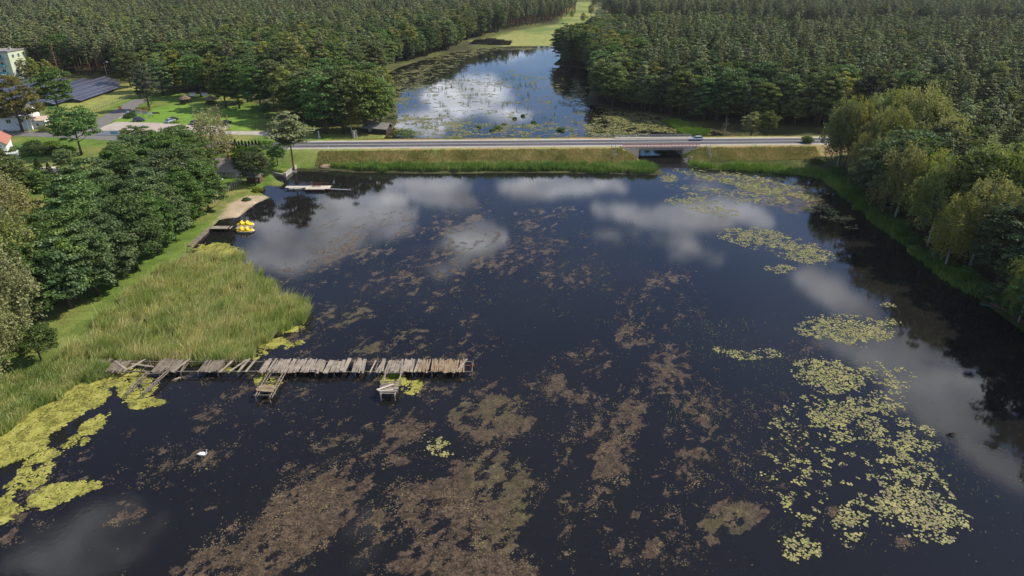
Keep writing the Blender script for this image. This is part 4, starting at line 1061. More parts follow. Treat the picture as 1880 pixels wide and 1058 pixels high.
def dirt(px, py, r1, hh, seed, label):
    r = random.Random(seed); rings = []; p = G(px, py)
    for k in range(5):
        f = k / 4; rings.append([(p.x + r1 * (1 - f) ** .8 * (1 + .2 * math.sin(3 * a + k)) * math.cos(a), p.y + r1 * .8 * (1 - f) ** .8 * math.sin(a) * (1 + .2 * math.cos(2 * a)), p.z - .1 + hh * math.sin(f * 1.57) + r.uniform(-.05, .05)) for a in [i * 6.283 / 14 for i in range(14)]])
    o = MB().loft(rings).build('dirt_pile', M['soil'], smooth=True); return tag(o, label, 'dirt pile')
dirt(598, 299, 2.6, .9, 1, 'heap of sandy brown soil on the grass beside the water corner')

# ------------------------------------------------------------------ bridge
bx0, bx1 = 41.5, 56.0
xm = (bx0 + bx1) / 2; ym = road_y(xm); ang = math.atan(.034)
br = empty('road_bridge', (xm, ym, 0), ang, 'low concrete road bridge with pink and white railings over the channel', 'bridge')
L = bx1 - bx0
mb = MB(); mb.box((0, 0, 3.1), (L + 3.0, 12.2, .72)); mb.build('deck', M['concrete'], br, bevel=.02)
mb = MB(); mb.box((0, -6.3, 3.34), (L + 12, .5, .66)); mb.box((0, 6.3, 3.34), (L + 12, .5, .66)); M['bridge_concrete'] = mat('bridge_concrete', (.50, .41, .34), .9, .25, .7, bump=.2)
mb.build('fascia_beam', M['bridge_concrete'], br, bevel=.02)
mb = MB(); mb.box((0, -6.18, 2.62), (L - .1, .34, .44)); mb.build('girder', M['stone'], br)
for s in (-1, 1):
    MB().box((s * (L / 2 + .55), 0, 1.0), (1.2, 12.7, 3.5)).build('abutment', M['bridge_concrete'], br, bevel=.03)
    for yy in (-1, 1):
        mb = MB(); x0 = s * (L / 2 + .1); prof = [(0, -.6), (5.6, 1.8), (5.6, 3.0), (0, 3.0)]
        y0 = yy * 6.55
        r1 = [(x0 + s * a, y0 - .16, b_) for a, b_ in prof]; r2 = [(x0 + s * a, y0 + .16, b_) for a, b_ in prof]
        mb.loft([r1, r2]).build('wing_wall', M['bridge_concrete'], br)
def railing(y, n, Lr, x0, mtl, nm='railing'):
    mb = MB(); z0 = 3.67
    for i in range(n + 1):
        mb.box((x0 + Lr * i / n, y, z0 + .45), (.09, .09, .9))
    mb.bar((x0, y, z0 + .9), (x0 + Lr, y, z0 + .9), .12, .1); mb.bar((x0, y, z0 + .5), (x0 + Lr, y, z0 + .5), .06, .08); mb.bar((x0, y, z0 + .25), (x0 + Lr, y, z0 + .25), .06, .08)
    return mb.build(nm, mtl, br)
railing(-6.25, 22, L + 11, -L / 2 - 5.5, M['redpaint'])
railing(6.25, 30, L + 20, -L / 2 - 14, M['metal'])
MB().box((0, -5.35, 3.62), (L + 12, 1.3, .16)).build('pavement_kerb', mat('pink_paving', (.46, .30, .27), .85, .15, 1), br)
MB().box((0, 5.35, 3.62), (L + 12, 1.3, .16)).build('pavement_kerb', M['concrete'], br)
def stairs(px, py, dx, label):
    p = G(px, py); x0 = p.x; mb = MB(); n = 9
    y0 = road_y(x0) - 7.0
    for i in range(n):
        yy = y0 - i * .6; mb.box((x0, yy, gz(x0, yy) + .05), (1.1, .5, .16))
    o = empty('embankment_stairs', (0, 0, 0), 0, label, 'stairs')
    mb.build('steps', M['concrete'], o)
    for s in (-.6, .6):
        m2 = MB(); tp = []
        for i in (0, 4, 8):
            yy = y0 - i * .6; zz = gz(x0, yy); m2.box((x0 + s, yy, zz + .5), (.07, .07, 1.1)); tp.append((x0 + s, yy, zz + 1.0))
        m2.tube(tp, .045, 6); m2.build('handrail', M['mesh_metal'], o)
stairs(1126, 272, 0, 'narrow handrailed steps down the embankment on the reed strip side of the bridge')
stairs(1300, 270, 0, 'narrow handrailed steps down the embankment on the willow side of the bridge')
# stones beside the channel mouth
def stones(px, py, n, spx, label):
    p = G(px, py); r = random.Random(px)
    mb = MB()
    for i in range(n):
        x = p.x + r.uniform(-spx, spx); y = p.y + r.uniform(-1.5, 1.5); s = r.uniform(.25, .6)
        mb.tube([(x, y, gz(x, y) - .1), (x, y, gz(x, y) + s * .3), (x + .1, y, gz(x, y) + s * .6)], [s, s * .9, s * .4], 6)
    return tag(mb.build('riprap', M['stone']), label, 'stones', None, 'stuff')
stones(1165, 295, 40, 2.4, 'grey stone riprap at the reed strip side of the channel mouth')
stones(1262, 292, 30, 1.6, 'grey stone riprap at the willow side of the channel mouth')

# ------------------------------------------------------------------ vehicles
def car(loc, rz, paint, label, estate=False, grp=None, suv=False):
    Lc, Wc = 4.4, 1.78; h1 = .95 if not suv else 1.05; h2 = 1.45 if not suv else 1.72
    root = empty('parked_car', loc, rz, label, 'car', grp)
    def ring(x, hw, z0, z1, t=.12): return [(x, -hw, z0), (x, -hw, z1 - t), (x, -hw + t, z1), (x, hw - t, z1), (x, hw, z1 - t), (x, hw, z0)]
    mb = MB(); W2 = Wc / 2
    mb.loft([ring(-2.2, W2 * .86, .38, .78), ring(-2.08, W2 * .96, .28, .92), ring(-1.2, W2, .25, h1), ring(0, W2, .25, h1), ring(.9, W2, .25, h1 - .02), ring(1.75, W2 * .97, .25, .82), ring(2.12, W2 * .9, .3, .68), ring(2.22, W2 * .78, .38, .58)])
    body = mb.build('body', paint, root, smooth=False, bevel=.03)
    rb_ = -2.0 if estate or suv else -1.75
    mb = MB(); mb.loft([ring(rb_, W2 * .84, h1 - .05, h1 + .05, .03), ring(rb_ + .35, W2 * .78, h1 - .05, h2 - .03, .08), ring(0, W2 * .8, h1 - .05, h2, .08), ring(.25, W2 * .8, h1 - .05, h2 - .02, .08), ring(1.0, W2 * .88, h1 - .06, h1 + .03, .03)])
    mb.build('window', M['glass'], root)
    MB().loft([ring(rb_ + .42, W2 * .74, h2 - .05, h2 + .015, .04), ring(0, W2 * .77, h2 - .03, h2 + .03, .04), ring(.28, W2 * .76, h2 - .04, h2 + .005, .04)]).build('roof', paint, root)
    for x in (-1.35, 1.38):
        for s in (-1, 1):
            wh = MB().tube([(x, s * (W2 - .2), .32), (x, s * (W2 + .01), .32)], .32, 14).build('wheel', M['rubber'], root)
            MB().tube([(x, s * (W2 - .02), .32), (x, s * (W2 + .03), .32)], .19, 10).build('rim', M['metal'], wh)
    for s in (-1, 1):
        MB().box((2.1, s * .62, .62), (.2, .34, .14)).build('headlight', M['lampglow'], root)
        MB().box((-2.14, s * .66, .74), (.12, .26, .16)).build('tail_light', M['redpaint'], root)
    return root
cx_ = P(1278, 258, 3.55)
c0 = car((cx_.x, road_y(cx_.x) + 1.7, 3.56), math.pi + ang, M['silver'], 'silver estate car driving across the bridge', True); c0.name = 'moving_car'
def pc(px, py, rz, m, lab, **k):
    p = G(px, py); p.z += .06; return car(p, rz, M[m], lab, grp=None, **k)
pc(256, 223, .3, 'navy', 'dark blue car at the kerb before the information boards', suv=True)
pc(313, 225, R(75), 'silver', 'silver grey car parked beside a dark one in the middle of the car park')
pc(319, 222, R(75), 'blackpaint', 'black car half hidden beside the silver grey one')
pc(358, 228, R(80), 'greypaint', 'dark grey car partly behind the weeping birch')
pc(417, 228, R(75), 'blackpaint', 'black car parked alone at the lawn end of the car park')
pc(5, 240, 0, 'whitecar', 'white van like car standing by the white house', suv=True)
pc(10, 143, 0, 'whitecar', 'white car standing below the pale green apartment block')
pc(40, 146, R(120), 'silver', 'silver hatchback beside the apartment block hedge')

# ------------------------------------------------------------------ buildings
def window(parent, x, y, z, w_, h, axis, nm='window'):
    o = MB()
    if axis == 'y': o.box((x, y, z), (w_, .12, h))
    else: o.box((x, y, z), (.12, w_, h))
    wd = o.build(nm, M['glass'], parent)
    f = MB(); t_ = .1
    for a, b_, c, d in ((0, h / 2, w_ + .16, t_), (0, -h / 2, w_ + .16, t_), (-w_ / 2, 0, t_, h), (w_ / 2, 0, t_, h), (0, 0, .07, h)):
        if axis == 'y': f.box((x + a, y, z + b_), (c, .2, d))
        else: f.box((x, y + a, z + b_), (.2, c, d))
    f.build('frame', M['white'], wd)
def gable_house(loc, rz, Lx, Ly, hw, hr, mw, mr, label, wins=(), cat='house', over=.5, name='house', chimney=False):
    root = empty(name, loc, rz, label, cat)
    mb = MB(); mb.prism([(-Ly / 2, -.3), (Ly / 2, -.3), (Ly / 2, hw), (0, hw + hr - .12), (-Ly / 2, hw)], Lx); mb.build('wall', mw, root)
    mb = MB()
    k = hr / (Ly / 2)
    for s in (-1, 1):
        prof = [(0, hw + hr), (s * (Ly / 2 + over), hw - over * k), (s * (Ly / 2 + over), hw - over * k + .18), (0, hw + hr + .2)]
        mb.prism(prof, Lx + 2 * over)
    rf = mb.build('roof', mr, root)
    if chimney: MB().box((Lx * .2, .5, hw + hr + .3), (.7, .7, 1.6)).build('chimney', M['rooftile'], rf)
    for (x, y, z, w_, h, ax) in wins: window(root, x, y, z, w_, h, ax)
    return root
# apartment block
p = G(27, 141)
ap = empty('apartment_block', p, R(-4), 'pale green three storey apartment block with balconies at the forest edge', 'building')
HB = 12.3
MB().box((-12, 7, HB / 2), (24, 14, HB)).build('wall', M['greenwall'], ap)
MB().box((-12, 7, HB + .25), (24.8, 14.8, .5)).build('roof', M['greyroof'], ap)
for cxx in (-3, -9, -15): MB().box((cxx, 6, HB + 1.1), (1.0, 1.0, 1.4)).build('chimney', M['concrete'], ap)
for fl in range(3):
    z = 2.6 + fl * 3.7
    for xx in (-1.8 - 6.4, -13.5, -19): window(ap, xx, -.02, z, 1.6, 1.7, 'y')
    for yy in (3, 7, 11): window(ap, .02, yy, z, 1.5, 1.7, 'x')
    bl_ = MB(); bl_.box((-4.6, -.7, z - 1.2), (3.2, 1.4, .18)); bl_.build('balcony', M['concrete'], ap)
    rl = MB(); rl.box((-4.6, -1.36, z - .65), (3.2, .06, .95)); rl.box((-6.16, -.7, z - .65), (.06, 1.3, .95)); rl.box((-3.04, -.7, z - .65), (.06, 1.3, .95)); rl.build('balcony_rail', M['teal'], ap)
    window(ap, -4.6, -.02, z, 1.8, 2.0, 'y', 'balcony_door')
p = G(12, 242)
gable_house((p.x - 4, p.y + 5, p.z), R(12), 22, 9, 5.0, 3.2, M['white'], M['greyroof'], 'white two storey house with dark roof behind the brown tinged tree', [(x, -4.52, 3.4, 1.5, 1.3, 'y') for x in (-8, -4, 0, 4, 8)] + [(x, -4.52, 1.2, 1.4, 1.2, 'y') for x in (-6, 0)], chimney=True)
p = G(70, 236)
gable_house((p.x, p.y + 2, p.z), R(12), 5, 5, 3.0, 1.0, M['white'], M['paleroof'], 'small white annexe with a pale roof beside the white house', [(0, -2.52, 1.4, .9, 1.0, 'y')], name='annexe')
p = G(-4, 290)
gable_house((p.x - 2, p.y + 3, p.z), R(-62), 12, 7.5, 4.6, 2.8, M['white'], M['rooftile'], 'white walled house with a faded red tiled roof at the garden edge', [(-3, -3.77, 2.4, 1.0, 1.2, 'y'), (2, -3.77, 2.4, 1.0, 1.2, 'y')])
p = G(408, 322)
gable_house((p.x - .5, p.y + 2.5, p.z), R(-3), 11, 8, 1.7, 2.8, M['palewood'], M['greyroof'], 'small cottage under a grey shingle roof beside the weeping birch', [(-2, -4.02, .9, .9, .8, 'y'), (2, -4.02, .9, .9, .8, 'y')], name='cottage', chimney=True)
p = G(92, 330)
cn = empty('canopy', p, R(8), 'open garden canopy with a pale salmon roof among conifers', 'canopy')
mb = MB(); mb.prism([(-2.6, 2.3), (2.6, 2.9), (2.6, 3.05), (-2.6, 2.45)], 6.5); mb.build('roof', M['paleroof'], cn)
for sx in (-2.9, 2.9):
    for sy in (-2.2, 2.2): MB().box((sx, sy, 1.2), (.15, .15, 2.6)).build('post', M['brownwood'], cn)
p = G(25, 290)
gh_ = empty('greenhouse', p, R(20), 'small whitish greenhouse in the garden below the red roofed house', 'greenhouse')
mb = MB(); mb.prism([(-1.5, 0), (1.5, 0), (1.5, 1.6), (0, 2.3), (-1.5, 1.6)], 3.5); mb.build('glazing', mat('glazing', (.45, .5, .47), .3, .1), gh_)
mb = MB()
for xx in (-1.76, 0, 1.76): mb.bar((xx, -1.52, 0), (xx, -1.52, 1.6), .08); mb.bar((xx, -1.52, 1.6), (xx, 0, 2.33), .08); mb.bar((xx, 0, 2.33), (xx, 1.52, 1.6), .08)
mb.build('frame', M['white'], gh_)
p = G(466, 337)
gable_house((p.x, p.y + 1.2, p.z), R(0), 3.8, 2.6, 1.9, .7, M['brownwood'], M['greyroof'], 'little brown wooden shed on the grassy point beside the dark tree', [(1.0, -1.32, 1.1, .6, .6, 'y')], 'shed', .25, 'shed')
p = G(692, 246)
gable_house((p.x, p.y + 2.5, p.z), R(-15), 9, 5, 2.2, 1.4, M['darkwood'], M['greyroof'], 'dark low wooden boathouse under the trees by the upper lake', [(-2, -2.52, 1.2, .8, .7, 'y')], 'shed', .6, 'boathouse')
def gazebo(px, py, label):
    p = G(px, py); g = empty('gazebo', p, R(30), label, 'gazebo')
    r_out = 2.6; mb = MB(); rings = []
    for rr, zz in ((r_out, 2.2), (r_out, 2.3), (1.2, 3.2), (.1, 3.9)): rings.append([(rr * math.cos(i * 6.283 / 6), rr * math.sin(i * 6.283 / 6), zz) for i in range(6)])
    mb.loft(rings).build('roof', M['brownroof'], g)
    for i in range(6): MB().box((2.2 * math.cos(i * 1.047), 2.2 * math.sin(i * 1.047), 1.1), (.16, .16, 2.3)).build('post', M['darkwood'], g)
    mb = MB()
    for i in range(5): mb.bar((2.2 * math.cos(i * 1.047), 2.2 * math.sin(i * 1.047), .9), (2.2 * math.cos((i + 1) * 1.047), 2.2 * math.sin((i + 1) * 1.047), .9), .08, .5)
    mb.build('side_panel', M['darkwood'], g)
    mb = MB(); mb.box((0, 0, .75), (1.6, .8, .08)); mb.box((0, 0, .37), (.3, .3, .7)); mb.build('table', M['brownwood'], g)
gazebo(341, 191, 'brown roofed gazebo at the lawn edge nearer the grey green tree')
gazebo(388, 192, 'brown roofed gazebo at the lawn edge beside the deep tree shade')
def board(px, py, w_, h, m, label, z0=1.0, roof=False, posts=2, cat='sign', rz=0, name='information_board'):
    p = G(px, py); g = empty(name, p, rz, label, cat)
    MB().box((0, 0, z0 + h / 2), (w_, .08, h)).build('panel', m, g)
    for s in ((-1, 1) if posts == 2 else (0,)): MB().box((s * (w_ / 2 - .05), .09, (z0 + h) / 2), (.1, .1, z0 + h)).build('post', M['darkwood'], g)
    if roof:
        mb = MB(); mb.prism([(-.5, z0 + h), (0, z0 + h + .35), (.5, z0 + h), (0, z0 + h + .2)], w_ + .5); mb.build('roof', M['brownroof'], g)
    return g
board(256, 214, 2.4, 1.5, M['cream'], 'roofed information board with a cream panel, nearest the clipped bush', roof=True)
board(268, 215, 1.9, 1.3, mat('pale_panel', (.55, .5, .45)), 'roofed information board with a pale brown panel, second from the clipped bush', roof=True)
board(278, 216, 1.2, 1.0, M['white'], 'small white notice board without a roof, third from the clipped bush')
board(236, 213, .9, .9, M['white'], 'white square sign on a post at the car park corner', posts=1, name='sign')
board(286, 212, 3.2, .7, M['brownroof'], 'low brown timber bench wall on the lawn behind the notice boards', z0=.6, name='timber_bench', cat='bench')
board(221, 202, 1.4, 1.2, M['orange'], 'orange warning sign standing at the side street mouth', z0=.3, posts=1, name='warning_sign')
board(355, 181, 3.0, 1.6, M['white'], 'white display panel between the two gazebos, nearer the first', roof=True)
board(377, 181, 2.6, 1.5, M['white'], 'white display panel between the two gazebos, nearer the second', roof=True)
board(560, 250, 1.3, 1.3, M['white'], 'white sign board seen from behind beside the lone pine crown', z0=1.4, posts=1, name='sign')
g = board(208, 249, 11, 1.6, M['white'], 'long white banner fence with a teal mark along the car park', z0=.2, name='banner_fence', cat='banner')
MB().box((.5, -.06, 1.0), (2.6, .04, 1.0)).build('teal_mark', M['teal'], g)
board(539, 301, 1.1, .9, M['white'], 'small white notice with a dark ring at the foot of the lone pine', z0=.2, posts=1, name='notice')
def lamp(px, py, H, label, heads=1):
    p = G(px, py); g = empty('street_lamp', p, R(20), label, 'street lamp')
    MB().tube([(0, 0, 0), (0, 0, H)], [.1, .06], 8).build('pole', M['metal'], g)
    for s in ((1,) if heads == 1 else (1, -1)):
        MB().tube([(0, 0, H - .1), (s * .6, 0, H + .25), (s * 1.2, 0, H + .3)], .045, 6).build('arm', M['metal'], g)
        MB().box((s * 1.5, 0, H + .3), (.8, .32, .16), taper=.7).build('lamp_head', M['lampglow'], g)
lamp(57, 250, 7, 'grey twin headed street lamp before the white house', 2)
lamp(84, 222, 9, 'tall grey street lamp among the trees by the side street')
lamp(198, 145, 8, 'thin grey lamp post at the far corner of the solar field')
lamp(404, 372, 6, 'slim pale lamp post on the lakeside lawn by the wooden fence')
def post_obj(name, px, py, h, r, m, label, cat='post', grp=None, base=None):
    p = G(px, py); p.z = max(p.z, 0)
    mb = MB(); mb.tube([(0, 0, -.3), (0, 0, h * .97), (0, 0, h)], [r, r * .95, r * .6], 10)
    if base: mb.box((0, 0, .25), base)
    return tag(mb.build(name, m, loc=p), label, cat, grp)
post_obj('stone_pillar', 650, 254, 2.8, .45, M['concrete'], 'pale thick pillar, nearer the birch trunk of the two by the road', 'pillar')
post_obj('stone_pillar', 654, 253, 2.8, .45, M['stone'], 'darker thick pillar, nearer the boathouse of the two by the road', 'pillar')
post_obj('statue_post', 586, 254, 2.6, .22, M['palewood'], 'slim carved post on a white base on the verge across the road', 'post', base=(.8, .8, .6))
def fence(a, b_, h, n, m, mp, label, rails=2, mesh=False, name='fence', wd=.08, thick=.05):
    pa, pb = (G(*a), G(*b_)); g = empty(name, (0, 0, 0), 0, label, 'fence')
    for i in range(n + 1):
        q = pa.lerp(pb, i / n); z = gz(q.x, q.y)
        MB().box((q.x, q.y, z + h / 2), (wd, wd, h + .2)).build('post', mp, g)
    for k in range(rails):
        mb = MB()
        for i in range(n):
            q = pa.lerp(pb, i / n); s = pa.lerp(pb, (i + 1) / n)
            zz = h * (k + 1) / rails - .12
            mb.bar((q.x, q.y, gz(q.x, q.y) + zz), (s.x, s.y, gz(s.x, s.y) + zz), thick, .09 if not mesh else .04)
        mb.build('rail', m, g)
fence((150, 213), (243, 178), 1.9, 22, M['mesh_metal'], M['mesh_metal'], 'grey green metal mesh fence along the solar field', 4, True)
fence((375, 246), (385, 240), 1.0, 2, M['darkwood'], M['darkwood'], 'short dark rail fence at the end of the car park')
fence((395, 216), (470, 218), 1.0, 12, M['darkwood'], M['darkwood'], 'low dark post fence crossing the shaded lawn')
fence((440, 234), (500, 236), 1.0, 10, M['darkwood'], M['darkwood'], 'low dark post fence beside the gravel path, below the tree shade')
fence((392, 374), (445, 333), 1.7, 14, M['oldwood'], M['palewood'], 'weathered board fence running from the grove to the cottage garden', 5, wd=.14, thick=.06)
# delineator posts on the road
for i, px in enumerate([600, 740, 880, 1020, 1400]):
    p = P(px, 277, 3.5); yv = road_y(p.x) - 5.4
    mb = MB(); mb.box((0, 0, .5), (.16, .1, 1.0), taper=.8); o = mb.build('marker_post', M['white'], loc=(p.x, yv, 3.5))
    tag(o, 'white roadside marker post on the lake side of the main road', 'marker post', 'marker posts of the main road')
# solar field: long tables facing the sun
for i in range(12):
    x0 = -189 - i * 6.6
    yend = [336, 347, 355, 349, 343, 352, 358, 350, 345, 350, 352, 348][i]; ystart = 300 - min(i, 3) * 8
    Ln = yend - ystart; z = gz(x0, (yend + ystart) / 2)
    g = empty('solar_table', (x0, (yend + ystart) / 2, z), 0, 'long row of dark blue solar panels tilted towards the sun on the grassy field', 'solar panels', 'rows of solar panels')
    t_ = R(17)
    mb = MB(); mb.box((0, 0, 0), (6.3, Ln, .06)); o = mb.build('panel', M['panel'], g); o.location = (0, 0, 1.75); o.rotation_euler = (0, t_, 0)
    mb = MB()
    for k in range(int(Ln / 6)):
        yy = -Ln / 2 + 3 + k * 6
        mb.box((-2, yy, 1.1), (.12, .12, 2.3)); mb.box((2.0, yy, .5), (.12, .12, 1.2))
    mb.build('frame', M['metal'], g)

# ------------------------------------------------------------------ retaining walls and shore timber
def wall_line(pts, h0, h1, th, m, name, label, cat='wall', kind=None):
    mb = MB()
    for (a, b_) in zip(pts[:-1], pts[1:]):
        a = Vector((a[0], a[1], 0)); b_ = Vector((b_[0], b_[1], 0))
        n = max(1, int((b_ - a).length / 1.5))
        for i in range(n):
            q = a.lerp(b_, i / n); s = a.lerp(b_, (i + .98) / n); j = random.uniform(-.02, .02)
            mb.bar((q.x, q.y, (h0 + h1) / 2 + j), (s.x, s.y, (h0 + h1) / 2 + j), th, h1 - h0)
    return tag(mb.build(name, m), label, cat)
wall_line([P(348, 455)[:2], P(386, 421)[:2]], -.4, .55, .9, M['oldwood'], 'timber_edging', 'weathered timber edging of the lawn below the short plank pier', 'edging')
wall_line([P(524, 325)[:2], P(544, 309)[:2]], -.4, 1.15, .5, M['concrete'], 'retaining_wall', 'pale concrete retaining wall at the harbour corner')
wall_line([P(500, 320)[:2], P(524, 325)[:2]], -.4, .7, .4, M['stone'], 'stone_edging', 'low stone edging above the little sandy slip', 'edging')

# ------------------------------------------------------------------ the broken jetty
JZ = .95
def jx(px, y): return (px - 940) / F * (y * CP - (JZ - CAMH) * SP)
YN = P(500, 684, JZ).y; YF = P(500, 660, JZ).y; YM = (YN + YF) / 2
jet = empty('broken_jetty', (jx(500, YM), YM, 0), 0, 'long weathered plank jetty with missing boards running out from the reeds', 'jetty')
J0 = Vector(jet.location)
rj = random.Random(12)
def planks(sections, wmin, wmax, mtl, dark=False, gap=0.0):
    for (a, b_) in sections:
        mb = MB(); x = jx(a, YM); xe = jx(b_, YM)
        while x < xe:
            w_ = rj.uniform(wmin, wmax)
            if rj.random() > gap:
                Lp = (YF - YN) * rj.uniform(.82, 1.08); yy = YM + rj.uniform(-.3, .3)
                mb.box((x + w_ / 2 - J0.x, yy - J0.y, JZ + rj.uniform(-.05, .09)), (w_ * .9, Lp, .06), rz=rj.uniform(-.09, .09), rx=rj.uniform(-.03, .03), ry=rj.uniform(-.1, .1))
            x += w_
        mb.build('deck', mtl, jet)
M['wood2'] = mat('sunbleached_wood', (.33, .285, .23), .9, .35, .9, col2=(.15, .12, .095)); M['wood3'] = mat('mossy_wood', (.29, .25, .17), .9, .4, 1.1, col2=(.17, .09, .05))
planks([(151, 196), (203, 230)], .2, .35, M['oldwood'], gap=.06)
planks([(286, 340), (371, 405)], .2, .4, M['oldwood'], gap=.06)
planks([(483, 596)], .22, .4, M['wood2'], gap=.03)
planks([(599, 636)], .5, .9, M['wood2'])
planks([(696, 770)], .2, .36, M['wood2'], gap=.05)
planks([(770, 856)], .2, .34, M['wood3'], gap=.14)
planks([(648, 686)], .22, .34, M['wood2'], gap=.25)
def loose(px, tilt, w_=.35, m='wood2', dz=.1):
    x = jx(px, YM); MB().box((x - J0.x, 0, JZ + dz), (w_, (YF - YN) * 1.05, .07), rz=tilt, rx=rj.uniform(-.04, .04)).build('loose_plank', M[m], jet)
for px, ti in ((247, -.45), (222, .9), (418, -.25), (438, -.35), (448, -.12), (461, -.08), (486, -.15), (699, -.18), (848, -.35), (333, -.3), (262, 1.35)): loose(px, ti)
xa, xb = jx(160, YM), jx(866, YM)
for yy in (YN + .45, YF - .45):
    mb = MB(); x = xa
    while x < xb:
        x2 = min(xb, x + 5.5); mb.bar((x - J0.x, yy - J0.y + rj.uniform(-.08, .08), JZ - .15 + rj.uniform(-.04, .03)), (x2 - J0.x + .3, yy - J0.y + rj.uniform(-.08, .08), JZ - .15 + rj.uniform(-.04, .03)), .14, .16); x = x2
    mb.build('beam', M['oldwood'], jet)
n = 20
for i in range(n + 1):
    x = xa + (xb - xa) * i / n - J0.x + rj.uniform(-.2, .2)
    for yy in (YN + .3 - J0.y, YF - .3 - J0.y):
        MB().tube([(x, yy, -1.2), (x + rj.uniform(-.05, .05), yy, JZ + rj.uniform(-.1, .25))], [.12, .1], 8).build('post', M['oldwood'], jet)
    MB().bar((x, YN + .3 - J0.y, JZ - .3), (x, YF - .3 - J0.y, JZ - .3), .12).build('cross_beam', M['oldwood'], jet)
mb = MB(); mb.tube([(xb - J0.x, YM - J0.y, -1), (xb - J0.x, YM - J0.y, JZ + .6)], .09, 8); mb.bar((xb - 2.2 - J0.x, YM - J0.y, JZ), (xb + .5 - J0.x, YM - J0.y, JZ + .05), .12); mb.build('end_post', M['redbrown'], jet)
def side_pier(label, la, lb, ra, rb2, rungs, deckrows, mtl, deck_m, twin=True):
    A, B = P(*la, JZ), P(*lb, JZ); C_, D = P(*ra, JZ), P(*rb2, JZ)
    o = empty('side_pier', (A.x, A.y, 0), 0, label, 'jetty'); O = Vector((A.x, A.y, 0))
    for (s, e) in ((A, B), (C_, D)):
        mb = MB(); mb.tube([s - O, (s.lerp(e, .5) - O) + Vector((rj.uniform(-.1, .1), 0, .03)), e - O], .10, 7)
        if twin: mb.tube([s - O + Vector((.35, 0, -.1)), e - O + Vector((.32, 0, -.05))], .08, 7)
        mb.build('side_beam', mtl, o)
        for k in (.0, .35, .7, 1.0):
            q = s.lerp(e, k) - O
            MB().tube([(q.x, q.y, -1.2), (q.x + rj.uniform(-.1, .1), q.y, JZ + .1)], [.11, .09], 7).build('post', mtl, o)
    for k in rungs:
        q = A.lerp(B, k) - O; s = C_.lerp(D, k + rj.uniform(-.05, .05)) - O
        MB().tube([q + Vector((-.3, 0, .08)), s + Vector((.3, 0, .1))], .07, 6).build('cross_beam', mtl, o)
    mb = MB(); k0, k1, nn = deckrows
    for i in range(nn):
        k = k0 + (k1 - k0) * i / max(1, nn - 1); q = A.lerp(B, k) - O; s = C_.lerp(D, k) - O
        mb.bar(q + Vector((rj.uniform(-.4, 0), 0, .14 + rj.uniform(0, .06))), s + Vector((rj.uniform(0, .4), rj.uniform(-.1, .1), .14 + rj.uniform(0, .06))), .22, .06)
    if nn: mb.build('deck', deck_m, o)
    return o
side_pier('bare ladder like side pier over duckweed, nearest the shore', (270, 683), (231, 722), (306, 681), (262, 722), (.15, .45, .6, .8), (.0, .1, 0), M['oldwood'], M['oldwood'])
side_pier('side pier with a patch of boards at its tip, middle of the three', (496, 680), (468, 728), (522, 680), (495, 730), (.1, .3, .5, .97), (.62, .82, 7), M['oldwood'], M['wood3'])
o = side_pier('side pier with bleached crossed boards at its tip and a green tuft inside', (708, 682), (699, 726), (738, 682), (725, 726), (.08, .45, .55), (.6, .95, 7), M['wood2'], M['wood2'], False)
mb = MB()
q1, q2 = P(692, 716, JZ + .3) - Vector(o.location), P(722, 706, JZ + .3) - Vector(o.location)
mb.bar((q1.x, q1.y, JZ + .3), (q2.x, q2.y, JZ + .35), .35, .08); mb.bar((q1.x + .3, q1.y - .2, JZ + .27), (q2.x + .2, q2.y - 1.4, JZ + .27), .25, .07); mb.build('loose_plank', M['palewood'], o)
# dead branch in the water
def branch(px, py, s, label, m='deadwood', seed=1):
    p = P(px, py); r = random.Random(seed); mb = MB()
    for i in range(12):
        a = r.uniform(-.9, .9) - 1.2; e = Vector((math.cos(a) * s * r.uniform(.5, 1), math.sin(a) * s * r.uniform(.3, .8), r.uniform(.05, .5)))
        mb.tube([(0, 0, -.05), e * .6 + Vector((0, 0, .12)), e], [.05, .035, .015], 5)
    return tag(mb.build('fallen_branch', M[m], loc=p), label, 'branch')
branch(332, 692, 2.2, 'pale twiggy branch sticking out of the water below the jetty')
branch(1738, 797, 1.4, 'dark twig floating alone near the lily rafts', 'darkwood', 2)

